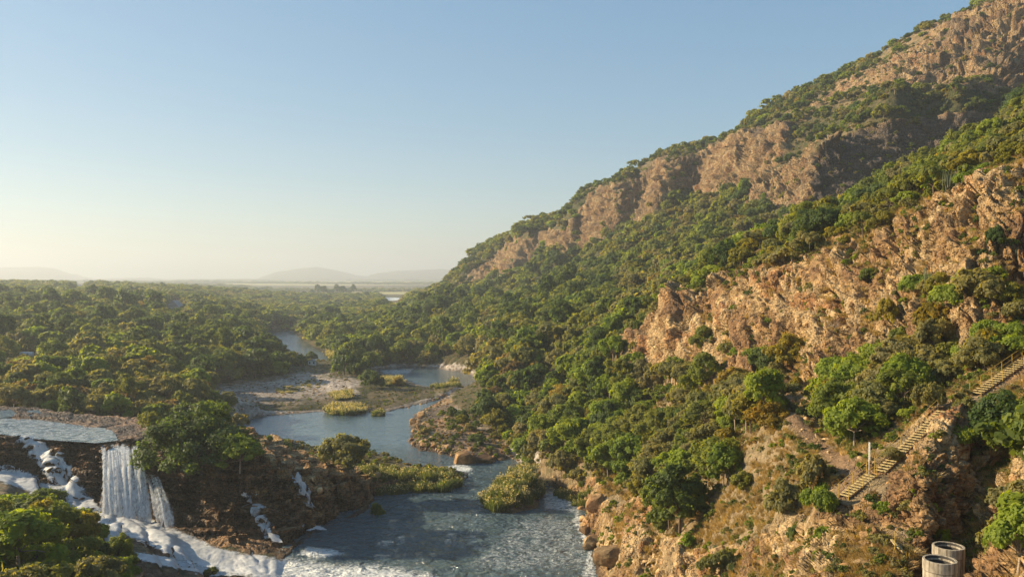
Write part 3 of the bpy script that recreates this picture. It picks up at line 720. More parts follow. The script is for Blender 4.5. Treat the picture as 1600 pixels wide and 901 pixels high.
def joined(meshes, name):
    """one mesh out of crown and trunk, for the masses"""
    bm = bmesh.new(); mats = []
    co = []; fi = []; mi = []; tone = []; off = 0
    me = bpy.data.meshes.new(name)
    for q in meshes:
        v = np.empty(len(q.vertices)*3, np.float32); q.vertices.foreach_get('co', v); co.append(v.reshape(-1, 3))
        for pl_ in q.polygons: pass
        if q.materials[0] not in mats: mats.append(q.materials[0])
        k = mats.index(q.materials[0])
        t = np.full(len(q.vertices), .5, np.float32)
        if 'tone' in q.attributes: q.attributes['tone'].data.foreach_get('value', t)
        tone.append(t)
        ls = np.empty(len(q.polygons), np.int32); lt = ls.copy(); q.polygons.foreach_get('loop_start', ls); q.polygons.foreach_get('loop_total', lt)
        lv = np.empty(len(q.loops), np.int32); q.loops.foreach_get('vertex_index', lv)
        fi.append((ls, lt, lv+off, k)); off += len(q.vertices)
    bm.free()
    co = np.concatenate(co); me.vertices.add(len(co)); me.vertices.foreach_set('co', co.ravel())
    LV = np.concatenate([f[2] for f in fi]); LT = np.concatenate([f[1] for f in fi]); LS = np.r_[0, np.cumsum(LT)[:-1]].astype(np.int32)
    me.loops.add(len(LV)); me.loops.foreach_set('vertex_index', LV); me.polygons.add(len(LT))
    me.polygons.foreach_set('loop_start', LS); me.polygons.foreach_set('loop_total', LT)
    me.polygons.foreach_set('material_index', np.concatenate([np.full(len(f[1]), f[3], np.int32) for f in fi]))
    for m in mats: me.materials.append(m)
    me.update(calc_edges=True)
    at = me.attributes.new('tone', 'FLOAT', 'POINT'); at.data.foreach_set('value', np.concatenate(tone)); return me
bpy.context.view_layer.update()
def mass(name, label, cat, P, rot, scl, idx, src, sz=None):
    """uncountable plants: points that carry copies of the source meshes"""
    cl = bpy.data.collections.new(name+'_sources')           # never linked into the scene
    for i, q in enumerate(src):
        cl.objects.link(bpy.data.objects.new(f'{name}_source_{i:03d}', q))
    me = bpy.data.meshes.new(name); n = len(P); me.vertices.add(n); me.vertices.foreach_set('co', np.asarray(P, np.float32).ravel())
    for nm, ty, v in (('rotz', 'FLOAT', rot), ('scl', 'FLOAT', scl), ('sclz', 'FLOAT', scl if sz is None else sz), ('scly', 'FLOAT', scl*rng.uniform(.7, 1.25, len(scl))), ('pick', 'INT', idx)):
        at = me.attributes.new(nm, ty, 'POINT'); at.data.foreach_set('value', np.asarray(v, np.float32 if ty == 'FLOAT' else np.int32))
    o = link(name, me); tag(o, label, cat, kind='stuff')
    ng = bpy.data.node_groups.new(name, 'GeometryNodeTree')
    ng.interface.new_socket('Geometry', in_out='INPUT', socket_type='NodeSocketGeometry'); ng.interface.new_socket('Geometry', in_out='OUTPUT', socket_type='NodeSocketGeometry')
    gi = ng.nodes.new('NodeGroupInput'); go = ng.nodes.new('NodeGroupOutput'); ip = ng.nodes.new('GeometryNodeInstanceOnPoints')
    ci = ng.nodes.new('GeometryNodeCollectionInfo'); ci.inputs['Collection'].default_value = cl; ci.inputs['Separate Children'].default_value = True; ci.inputs['Reset Children'].default_value = True
    def na(nm, ty):
        a = ng.nodes.new('GeometryNodeInputNamedAttribute'); a.data_type = ty; a.inputs[0].default_value = nm; return a.outputs[0]
    cx = ng.nodes.new('ShaderNodeCombineXYZ'); ng.links.new(na('rotz', 'FLOAT'), cx.inputs[2])
    ng.links.new(gi.outputs[0], ip.inputs['Points']); ng.links.new(ci.outputs[0], ip.inputs['Instance']); ip.inputs['Pick Instance'].default_value = True
    ng.links.new(na('pick', 'INT'), ip.inputs['Instance Index']); ng.links.new(cx.outputs[0], ip.inputs['Rotation']); sx = ng.nodes.new('ShaderNodeCombineXYZ'); s1 = na('scl', 'FLOAT'); ng.links.new(s1, sx.inputs[0]); ng.links.new(na('scly', 'FLOAT'), sx.inputs[1]); ng.links.new(na('sclz', 'FLOAT'), sx.inputs[2]); ng.links.new(sx.outputs[0], ip.inputs['Scale'])
    ng.links.new(ip.outputs[0], go.inputs[0])
    md = o.modifiers.new('scatter', 'NODES'); md.node_group = ng
    return o
print('kinds', time.time()-T0)
# ------------------------------------------------------------------ where plants grow
def wz(P, wd=8, Dmin=0, Dmax=1e9): return soft_px(P, wd, Dmin, Dmax, 30)
R1 = [(700,600),(760,560),(980,540),(1060,600),(1130,610),(1215,645),(1185,690),(1140,735),(1125,800),(1070,850),(1015,835),(1010,775),(930,750),(890,765),(820,728),(780,690),(700,650)]
R2 = [(1290,620),(1340,570),(1400,520),(1440,455),(1520,430),(1570,440),(1600,500),(1600,545),(1520,590),(1440,620),(1400,665),(1330,705),(1290,690)]
R3 = [(1497,640),(1560,610),(1620,600),(1620,740),(1570,735),(1505,705)]
R4 = [(1540,850),(1620,790),(1620,960),(1530,960)]
R5 = [(1175,560),(1225,560),(1228,600),(1180,600)]
FG = [(-60,800),(60,805),(150,850),(190,905),(150,1000),(-100,1000),(-100,800)]
right = np.zeros_like(GX)
for P in (R1, R2, R3, R4, R5): right = np.maximum(right, wz(P, 7, 40, 300))
fgl = wz(FG, 8, 40, 125)
treeP = np.zeros_like(GX)
treeP = np.where((GX < 40) & (GY > 200), 1.0, 0)
treeP = np.where((GX < 0) & (GY > 200) & (GY < 420), .9, treeP)
treeP = np.where(bar > .3, 0, treeP); treeP = np.where(spit > .3, .12*(BPX > 690)*(BPY < 695), treeP)
treeP = np.where((GX >= 40) & (GY > 172), 1.0, treeP)
lowr = (GX > -8) & (GX < 70) & (GY > 185) & (GY <= 520) & (spit < .3)
treeP = np.where(lowr, 1.0, treeP)
treeP = treeP*np.where(mount & (rock > .35), .34, 1)
treeP = np.where(mount & (GZ > 95) & (GY > 300), np.minimum(1, treeP*1.0), treeP)
treeP = np.where((GY < 200) & (GX > 0) & ~mount, np.maximum(right, np.where(quarry, .004, np.where(GY < 92, .006, .02))), treeP)
treeP = np.maximum(treeP, right*(GX > 0))
behind = (GX > 0) & (GY < 260) & (GY > 4+np.interp(pxg, [960, 980, 1060, 1140, 1200, 1300, 1400, 1500, 1600, 1800], [999, 203, 186, 170, 156, 141, 128, 118, 110, 95]))
treeP = np.where(behind, .95, treeP)
treeP = np.where((GY < 205) & (GX > 0) & (slope < .35) & (GY > 190) & (rock < .4), np.maximum(treeP, .6), treeP)
treeP = np.where((GX < 0) & (GY < 190), fgl, treeP)
treeP = np.where((field > .2) | ((GY > 1700) & (fbm(GX/500, GY/700, o=2, s=101) < .22)), 0, treeP)
treeP = np.where((grey > .85) & mount, .04, treeP); treeP = np.where((np.abs(GY-2450-.2*GX) < 110) | (np.abs(GY-3900+.3*GX) < 180), .95, treeP); treeP = np.where(plat, 0, treeP); treeP = np.where(SD < np.where((GX > 0) & (GY < 260), .6, 1.5+.004*GY), 0, treeP); treeP = np.where(GY > 9000, 0, treeP)
treeP = np.where(soil > .2, 0, treeP); treeP = np.where(soft_px(KNOLL, 6, 60, 125) > .5, .006, treeP)
treeP = np.where((GY > 240) & (nfield+.6*fbm(GX/14, GY/14, o=2, s=103) < -.38), treeP*.25, treeP)
# dart throwing in ground distance, spacing grows with distance
def spacing(Y): return np.interp(Y, [50, 120, 200, 400, 900, 2500, 8000], [2.6, 3.2, 4.2, 5.2, 7.2, 15, 40])
NCAND = 260000
cu = rng.uniform(-.74, .74, NCAND)
# sample log-depth so that each octave gets a fair share
lY = rng.uniform(math.log(45), math.log(9000), NCAND)
acc_p = np.interp(np.exp(lY), [45, 150, 400, 1000, 9000], [.25, .6, 1, 1, .8]); kp = rng.random(NCAND) < acc_p
cu, cY = cu[kp], np.exp(lY[kp]); cX = cu*cY
cz, ci_, ck_ = ground_many(cX, cY)
pp = treeP[ci_, ck_]; kp = rng.random(len(pp)) < pp
cX, cY, cz, ci_, ck_ = cX[kp], cY[kp], cz[kp], ci_[kp], ck_[kp]
sp_r = spacing(cY)
grid = {}; keep = []
for i in range(len(cX)):
    r = sp_r[i]*(.75 if treeP[ci_[i], ck_[i]] > .9 else 1.0); a, b, c = cX[i], cY[i], max(2.0, r)
    lv = int(math.log2(c)*2); cell = 2**((lv+1)/2)
    ok = True
    for l2 in (lv-1, lv, lv+1):
        c2 = 2**((l2+1)/2); gx, gy = int(a//c2), int(b//c2)
        for u_ in (-1, 0, 1):
            for v_ in (-1, 0, 1):
                for (x2, y2) in grid.get((l2, gx+u_, gy+v_), ()):
                    if (x2-a)**2+(y2-b)**2 < r*r: ok = False; break
                if not ok: break
            if not ok: break
        if not ok: break
    if ok:
        keep.append(i); grid.setdefault((lv, int(a//cell), int(b//cell)), []).append((a, b))
keep = np.array(keep); tX, tY, tz, tc, tk = cX[keep], cY[keep], cz[keep], ci_[keep], ck_[keep]
n = len(tX); print('darts', n, time.time()-T0)
tS = spacing(tY)
scl = tS*1.02/5.0*rng.uniform(.62, 1.34, n)                   # crown radius against spacing
g = fbm(tX/35, tY/50, o=3, s=110)+rng.normal(size=n)*.28
high = (tz > 90) & (tY > 300)
rk = rock[tc, tk]
scl = np.where((tX > 0) & (tY < 190) & (right[tc, tk] < .3) & ~behind[tc, tk], scl*.55, scl)
scl = np.where(behind[tc, tk] & (tY < 200), scl*.8, scl)
scl = np.where(high, scl*rng.uniform(.4, .85, n), scl); scl = np.where((rk > .35) & (tY > 172), scl*.5, scl)
galery = SD[tc, tk] < 25
leftw = (tX < .08*tY) & (tY > 200)
scl = np.where(leftw & (tY > 260) & (tY < 1500), scl*1.15, scl)
kind = np.full(n, 'round', object)
kind = np.where(g < -.12, 'olive', kind); kind = np.where(g > .22, 'dark', kind)
rr = rng.random(n)
nearR = (tX > 0) & (tY < 260)
crest = (tX > 20) & (tY > 112) & (tY < 330) & (tz > 34)
kind = np.where(crest & (rr < .34), 'yellow', kind); kind = np.where(crest & (rr > .42) & (rr < .62), 'bright', kind)
flank = (tX > .1*tY) & (tY > 300)
kind = np.where(flank & (rr < .09), 'yellow', kind); kind = np.where(flank & (rr > .12) & (rr < .3), 'olive', kind); kind = np.where(flank & (rr > .95), 'russet', kind)
kind = np.where(high & (rr > .5), 'dark', kind)
r3 = rng.random(n); kind = np.where(r3 < .13, 'ragged', kind); kind = np.where((r3 > .13) & (r3 < .18), 'thorn', kind); kind = np.where((r3 > .18) & (r3 < .22) & (tY < 600), 'bare', kind)
kind = np.where(nearR & ~crest & (rr < .25), 'bright', kind); kind = np.where(nearR & ~crest & (rr > .25) & (rr < .36), 'olive', kind); kind = np.where(nearR & ~crest & (rr > .93), 'yellow', kind)
kind = np.where(leftw & (rr < .10), 'yellow', kind); kind = np.where(leftw & (rr > .93) & (tY < 700), 'tall', kind)
kind = np.where(leftw & (rr > .45) & (rr < .6), 'bright', kind); kind = np.where(flank & (rr > .3) & (rr < .42), 'bright', kind)
kind = np.where(leftw & (tY < 290) & (rr > .1) & (rr < .4), 'olive', kind); kind = np.where(leftw & (tY < 300) & (rr > .93), 'russet', kind)
kind = np.where((tX < 0) & (tY < 190) & (rr < .5), 'bright', kind)
scl = np.where(kind == 'tall', scl*.8, scl)
scl = np.where(leftw & (tY > 500) & (rng.random(n) < .06), scl*1.5, scl)
bush = ((rng.random(n) < .35) | high | (rk > .35) | ((tY < 112) & (right[tc, tk] < .3))) & np.isin(kind, ['round', 'dark', 'olive', 'bright', 'yellow', 'russet'])
kind = np.where(bush, np.array([k+'_bush' for k in kind], object), kind)
szz = np.where(tY > 450, np.minimum(scl, np.where(leftw, 1.15, 1.15)*rng.uniform(.75, 1.25, n)), scl)
th = szz*np.array([SPEC[k][0] for k in kind]); tr_ = scl*np.array([SPEC[k][1] for k in kind])
# hero plants, at the pixel of their foot: (px, py, crown width in px, kind, height/width, name, label, category)
HERO = [
 (1200,604,66,'dark',1.15,'notch_tree','tall dark green tree filling the notch of the ochre quarry face','tree'),
 (1300,650,66,'yellow',.95,'yellow_tree','yellow leaved tree at the foot of the quarry face beside the dry path','tree'),
 (1335,700,96,'bright',.85,'broadleaf_tree','bright green broad tree left of the signboard above the path','tree'),
 (1245,608,26,'yellow',.8,'round_shrub','small rounded yellow brown shrub where the path meets the quarry face','shrub'),
 (1062,836,112,'dark',1.0,'broadleaf_tree','dark glossy tree standing alone on the rocky slope over the river mouth pool','tree'),
 (1030,806,60,'bright',1.1,'broadleaf_tree','yellow green tree leaning beside the lone dark tree above the river rocks','tree'),
 (1232,806,66,'olive',.95,'thorn_shrub','loose olive shrub on the grassy slope left of the stair foot','shrub'),
 (1280,806,56,'bright',.95,'round_shrub','bright green shrub just below the lowest stair flight','shrub'),
 (1270,762,70,'olive',.8,'thorn_shrub','grey olive thicket between knoll path and lowest stairs','shrub'),
 (1288,845,34,'bright',.8,'round_shrub','small yellow green shrub on the bare slope below the stairs','shrub'),
 (1242,842,30,'dark',.8,'round_shrub','tiny dark and green bush on the bare slope beneath the olive shrub','shrub'),
 (1128,901,66,'olive',.7,'thorn_shrub','straggly olive bush on the orange rocks at the bottom edge','shrub'),
 (1465,850,46,'bright',.8,'round_shrub','bright green bush in the shade just behind the concrete shafts','shrub'),
 (1450,640,52,'olive',.9,'thorn_shrub','pale olive shrub on the uphill side of the yellow stairs','shrub'),
 (1555,715,104,'dark',1.0,'broadleaf_tree','big dark spreading tree over the shaded gully right of the stairs','tree'),
 (1505,655,40,'olive',1.0,'thorn_shrub','grey green shrub between the two upper stair flights','shrub'),
 (1590,905,130,'bright',.9,'broadleaf_tree','large leafy green tree in the bottom corner right of the concrete shafts','tree'),
 (1395,720,38,'olive',.7,'thorn_shrub','low grey shrub beside the signboard above the stairs','shrub'),
 (290,745,186,'dark',.72,'fig_tree','huge dark spreading fig tree on the cliff beside the main waterfall','tree'),
 (375,740,80,'bright',.8,'broadleaf_tree','lighter green tree growing out of the cliff right of the huge fig','tree'),
 (232,676,44,'round',.9,'broadleaf_tree','small green tree on the ledge behind the fig tree','tree'),
 (540,742,82,'olive',.82,'spreading_tree','lone grey green domed tree on the spit between the two pools','tree'),
 (587,568,30,'dark',1.5,'willow_tree','tall dark weeping willow on the bank at the river bend','tree'),
 (580,606,37,'dark',.7,'round_shrub','dark rounded bush on the gravel bar beside pale reeds','shrub'),
 (355,633,40,'olive',.55,'thorn_shrub','yellow green bush at the left end of the gravel bar','shrub'),
 (590,812,28,'round',1.0,'round_shrub','dark green bush at the water beneath the end of the falls cliff','shrub'),
 (370,712,16,'bright',.9,'round_shrub','tiny green bush on the orange strata of the falls cliff','shrub'),
 (420,690,14,'bright',.9,'round_shrub','small bright tuft of leaves on top of the orange ridge','shrub'),
 (680,505,50,'dark',.85,'broadleaf_tree','large dark tree rising over the woods at the foot of the mountain','tree'),
 (730,565,50,'olive',.9,'spreading_tree','pale crowned tree over the river bend on the right bank','tree'),
 (30,905,150,'bright',.75,'broadleaf_tree','pale green tree in the bottom corner left of the falls','tree'),
 (70,860,110,'yellow',.75,'yellow_tree','yellow green sunlit tree in front of the rapids','tree'),
 (110,880,110,'yellow',.8,'yellow_tree','golden edged bushy tree overhanging the lower rapids','tree'),
 (185,885,56,'round',.95,'broadleaf_tree','small dark green tree at the foot of the golden tree by the rapids','tree'),
 (0,850,80,'round',.9,'broadleaf_tree','green tree at the picture edge in front of the falls','tree'),
 (330,900,24,'round',.6,'round_shrub','low green bush beside the white rapids at the bottom edge','shrub'),
 (1385,520,50,'yellow',1.2,'yellow_tree','golden green tree climbing the quarry face left of the wooded hollow','tree'),
 (1355,440,38,'round',.6,'round_shrub','dark green shrub clinging halfway up the quarry face','shrub'),
 (1265,460,26,'olive',.8,'thorn_shrub','small pale green shrub high on the quarry face','shrub'),
 (1325,480,26,'round',.6,'round_shrub','small green shrub midway on the quarry face','shrub'),
 (1555,380,30,'dark',.9,'round_shrub','dark shrub beside the deep cleft in the upper quarry face','shrub'),
 (1305,515,40,'russet',.7,'bare_shrub','leafless brown shrub on the lower quarry face','shrub'),
 (1100,540,40,'round',.8,'round_shrub','green shrub against the left part of the quarry face','shrub'),
]
HERO += [(q, 462+(i % 3), 10+4*((i*7) % 3)/2, 'tall', 1.25+.25*((i*5) % 3), 'poplar_tree', lb, 'tree') for i, (q, lb) in enumerate([(487,'leftmost dark poplar of the hazy row on the valley floor'),(497,'second dark poplar from left in the valley floor row'),(505,'slim third dark poplar in the hazy valley floor row'),(519,'broad fourth dark poplar in the hazy valley floor row'),(527,'fifth dark poplar of the hazy row on the valley floor'),(535,'small sixth dark poplar in the valley floor row'),(545,'seventh dark poplar of the hazy valley floor row'),(552,'eighth dark poplar from left in the valley floor row')])]
heroes = []
for (px, py, wp, k, asp, nm, lb, ct) in HERO:
    p = HIT(px, min(py, 898)) if py <= 901 else HIT(px, 899)
    if py > 899: p = Vector((p.x, p.y, GROUND(p.x, p.y)))
    wd = wp/FPX*p.y; heroes.append((p, wd, k, asp, nm, lb, ct))
hx = np.array([h[0].x for h in heroes]); hy = np.array([h[0].y for h in heroes]); hw = np.array([h[1]/2 for h in heroes])
clear = ((tX[:, None]-hx)**2+(tY[:, None]-hy)**2 > (hw*.75+tr_[:, None]*.3)**2).all(1)
# seen from the camera at all?
top = (tz+th*.85-CAMZ)/tY; rmx = np.array([RM[c, max(0, k-1)] for c, k in zip(tc, tk)])
rb = np.array([RM[c, max(0, int(k*.985)-2)] for c, k in zip(tc, tk)])
vis = (top > rb) & clear
# the open water of the far reaches stays in view between the trees
hxp, hyp = to_px(tX, tY, tz+th*.9); bxp, byp = to_px(tX, tY, tz)
OPEN = [(425,520),(450,522),(465,532),(455,540),(480,545),(500,556),(510,562),(610,578),(640,576),(665,582),(690,588),(715,592),(725,600),(700,604),(670,598),(645,592),(612,468),(620,470),
 (360,640),(420,640),(480,632),(560,640),(640,628),(690,622),(400,610),(1330,768),(1345,755),(1360,742),(1385,728),(1400,715),(1420,695),(1440,675),(1460,655),(1540,606),(1560,592),(1580,578),(1358,722),(274,474),(268,478),(280,478),(125,443),(42,553),(36,553),(48,553),(488,566),(460,600),(520,595),(560,610),(600,620),(380,625),(650,612),(690,612),(720,616),(400,672),(450,672),(500,668),(550,672),(600,670),(430,690),(480,700),(640,600),(690,606)]
for (ox, oy) in OPEN:
    wr = tr_/tY*FPX*1.0+3
    vis &= ~((np.abs(hxp-ox) < wr) & (byp > oy-2) & (hyp < oy+3))
tX, tY, tz, scl, szz, kind, th, tr_, tc, tk, top, rb = [a[vis] for a in (tX, tY, tz, scl, szz, kind, th, tr_, tc, tk, top, rb)]
n = len(tX); bot = (tz-CAMZ)/tY
inframe = np.abs(tX/tY) < .61
qx_, qy_ = to_px(tX, tY, tz+th*.5)
inframe &= (qy_ < 930) & (qy_ > -40) & (qx_ > -30) & (qx_ < 1630)
seen = np.clip(top-np.maximum(bot, rb), 0, None)*tr_/tY*inframe      # apparent area
rot = rng.uniform(0, math.tau, n); var = rng.integers(0, 99, n)
order = np.argsort(-seen); NIND = 300-sum(1 for h in heroes if h[6] == 'tree')
is_tree = ~np.array([k.endswith('_bush') for k in kind])
ind = [i for i in order if is_tree[i]][:NIND]; indset = np.zeros(n, bool); indset[ind] = True
# in the middle distance, countable shrubs
ind2 = [i for i in order if not is_tree[i]][:260]; indset[ind2] = True
print('trees', n, 'individual', indset.sum(), 'Y of the last', tY[ind].max(), time.time()-T0)
CNAME = dict(round='broadleaf_tree', dark='evergreen_tree', olive='spreading_tree', yellow='yellow_tree', bright='leafy_tree', thorn='thorn_tree', russet='dry_tree', bare='bare_tree', ragged='ragged_tree', tall='tall_tree')
CLOOK = dict(round='mid green', dark='dark green', olive='grey olive', yellow='yellow leaved', bright='fresh green', thorn='flat topped', russet='brown leaved', bare='nearly leafless', ragged='thin crowned', tall='tall dark')
def region(x, y, z, px, py):
    if x < 0 and y < 190: return 'tree in the thicket left of the lower rapids'
    if y < 100: return 'tree on the slope around the yellow stairs' if px > 1250 else 'tree on the dry grass slope above the river'
    if px > 1270 and y < 112: return 'tree in the wooded hollow above the stairs'
    if px > 950 and y < 330 and z > 33 and y > 112: return 'tree on the ridge behind the quarry face'
    if x > 0 and y < 200: return 'tree on the steep wooded bank below the quarry face'
    if px > 600 and y < 330: return 'tree along the right bank of the upper pool'
    if px > 700: return 'tree on the wooded flank under the mountain cliffs'
    if x < 0 and y < 300: return 'tree in the low scrub behind the falls'
    if px > 460: return 'tree at the far river bend'
    return 'tree in the hazy forest left of the river'
def place(nm, mesh_pair, p, sx, sz, rz, label, cat, group=None):
    cm, tm, h, r = mesh_pair; e = bpy.data.objects.new(nm, None); COL.objects.link(e); e.empty_display_size = .3
    e.location = p; e.rotation_euler = (0, 0, rz); e.scale = (sx, sx*random.uniform(.8, 1.15), sz); tag(e, label, cat, group)
    for q, pn in ((tm, 'trunk'), (cm, 'crown')):
        if cat == 'shrub': pn = {'trunk': 'stem', 'crown': 'foliage'}[pn]
        o = bpy.data.objects.new(pn, q); COL.objects.link(o); o.parent = e
    return e
ORD = 'leftmost second third fourth fifth sixth seventh eighth ninth tenth eleventh twelfth thirteenth fourteenth fifteenth sixteenth seventeenth eighteenth nineteenth twentieth'.split()
def ordinal(k, n):
    if n == 1: return None
    if k == 0: return 'leftmost'
    if k == n-1: return 'rightmost'
    if k < 20: return ORD[k]+' from left'
    j = n-1-k
    if j < 20: return ORD[j]+' from right'
    tens = {2: 'twenty', 3: 'thirty', 4: 'forty', 5: 'fifty', 6: 'sixty'}; one = 'th first second third fourth fifth sixth seventh eighth ninth'.split()
    return (tens[(k+1)//10]+'-'+one[(k+1) % 10]).replace('y-th', 'ieth')+' from left'
ITEMS = {}
for i in np.nonzero(indset)[0]:
    D = tY[i]; kb = kind[i].replace('_bush', ''); rg = region(tX[i], D, tz[i], qx_[i], qy_[i])
    size = 'large' if scl[i] > spacing(D)/5*1.12 else ('small' if scl[i] < spacing(D)/5*.85 else 'medium')
    if not is_tree[i]: rg = rg.replace('tree', 'shrub')
    ITEMS.setdefault((f'{size} {CLOOK[kb]}', rg), []).append(i)
for (sz_, rg), its in ITEMS.items():
    its.sort(key=lambda q: qx_[q])
    for k_, i in enumerate(its):
        D = tY[i]; k = kind[i]; kb = k.replace('_bush', ''); lod = 'near' if D < 230 and th[i]*900/D > 9 else 'mid'; vs = KIND[k][lod]
        od = ordinal(k_, len(its)); lb = f'{od} {sz_} {rg}' if od else f'{sz_} {rg}'; w0 = 'tree' if is_tree[i] else 'shrub'
        place(CNAME[kb] if is_tree[i] else 'wild_shrub', vs[var[i] % len(vs)], (tX[i], D, tz[i]-.15), scl[i], szz[i]*rng.uniform(.9, 1.15), rot[i], lb, w0, f'{sz_} {rg}'.replace(w0, w0+'s', 1))
rest = np.nonzero(~indset)[0]
src = []; sidx = {}
for k in SPEC:
    for lod in ('mid', 'far'):
        for v, (cm, tm, h, r) in enumerate(KIND[k][lod]): sidx[(k, lod, v)] = len(src); src.append(joined([cm, tm], f'{k}_{lod}'))
pick = [sidx[(kind[i], 'mid' if tY[i] < 520 else 'far', var[i] % (3 if tY[i] < 520 else 2))] for i in rest]
for nm, lb, sel in (('woodland', 'dense wooded valley and hillside beyond the nearest trees', tz[rest]-0 <= 9e9),):
    q = rest[sel]; mass(nm, lb, 'woods', np.c_[tX[q], tY[q], tz[q]-.2], rot[q], scl[q], pick, src, szz[q])
def hero_mesh(k, v, ct): return KIND[k+('_bush' if ct == 'shrub' and k+'_bush' in SPEC else '')]['near'][v % 3]
for i, (p, wd, k, asp, nm, lb, ct) in enumerate(heroes):
    if nm in ('fig_tree', 'willow_tree', 'bare_shrub'): continue
    cm, tm, h, r = hero_mesh(k, i, ct); s = wd/(2*r*.92)
    place(nm, (cm, tm, h, r), p-Vector((0, 0, .15)), s, wd*asp/h, i*1.7, lb, ct)
print('placed', time.time()-T0)
# ------------------------------------------------------------------ bedded rock of the promontory right of the falls
def ledges():
    c = .32; xs = np.arange(-62, -24, c); ys = np.arange(122, 176, c); X, Y = np.meshgrid(xs, ys, indexing='ij')
    g, ci, ki = ground_many(X.ravel(), Y.ravel()); g = g.reshape(X.shape); plv = PL[ci, ki].reshape(X.shape)
    for _ in range(14): g[1:-1, 1:-1] = (g[1:-1, 1:-1]*2+g[:-2, 1:-1]+g[2:, 1:-1]+g[1:-1, :-2]+g[1:-1, 2:])/6
    u = X/Y*FPX+800
    _, e1, v1 = worley(X/3.4+fbm(X/5, Y/5, o=2, s=150)*.4, Y/2.6, 0*X, 151); _, e2, v2 = worley(X/1.3, Y/1.1, 0*X, 152)
    th = 1.5; tilt = .045*X+.03*Y
    h = g+.75+(v1-.5)*1.7+(v2-.5)*.45-.5*(e1 < .06)
    hq = np.floor((h-tilt)/th)*th+tilt+(v2-.5)*.10
    ok = (plv > -4.5) & (g > .35) & (u > 296+6*v1) & (hq > .3) & (X < -24.5)
    V = []; F = []; A = {}; key = {}
    def vt(i, j, z):
        k = (i, j, round(z, 2)); q = key.get(k)
        if q is None: q = key[k] = len(V); V.append((xs[0]+(i-.5)*c, ys[0]+(j-.5)*c, z))
        return q
    n, m = X.shape
    for i in range(n):
        for j in range(m):
            if not ok[i, j]: continue
            z = hq[i, j]; F.append((vt(i, j, z), vt(i+1, j, z), vt(i+1, j+1, z), vt(i, j+1, z)))
            for (a, b, p, q) in ((i-1, j, (i, j+1), (i, j)), (i+1, j, (i+1, j), (i+1, j+1)), (i, j-1, (i, j), (i+1, j)), (i, j+1, (i+1, j+1), (i, j+1))):
                zn = hq[a, b] if 0 <= a < n and 0 <= b < m and ok[a, b] else z-2.6
                if zn < z-.02:
                    k_ = max(1, int(math.ceil((z-zn)/.55)))
                    for s_ in range(k_):
                        z1, z0 = z+(zn-z)*s_/k_, z+(zn-z)*(s_+1)/k_; F.append((vt(*p, z0), vt(*q, z0), vt(*q, z1), vt(*p, z1)))
    P = np.array(V); x, y, z = P.T; sgn = fbm(x/.9, y/.9, z/.45, o=3, s=160); sg2 = fbm(x/.9, y/.9, z/.45, o=3, s=161); und = np.sin((z-.045*x-.03*y)*6/th)*.05
    P = P+np.stack([sgn*.26+und, sg2*.30-und, fbm(x/2.2, y/2.2, z*0, o=3, s=162)*.22], -1)
    me = bpy.data.meshes.new('rock_ledges'); me.from_pydata(P.tolist(), [], F)
    hg = z/np.maximum(PLH(x, y), .8); uu = x/y*FPX+800
    wv = (1-sstep(.40, .62, hg+.2*fbm(x/7, y/7, z/1.5, o=2, s=163)))*np.interp(uu, [300, 380, 560], [1, .9, .55])+np.interp(uu, [300, 350], [.7, 0])  # upper ledges lighter: orange beds, with sunlight on them painted in too
    for nm, v in (('rock', 1+0*x), ('strata', .75+0*x), ('wet', np.clip(wv, 0, 1)), ('shore', 1-sstep(.1, .6, z))):
        at = me.attributes.new(nm, 'FLOAT', 'POINT'); at.data.foreach_set('value', v.astype(np.float32))
    tag(link('rock_ledges', me, mats=M['ground']), kind='structure'); print('ledges', len(F), time.time()-T0)
ledges()
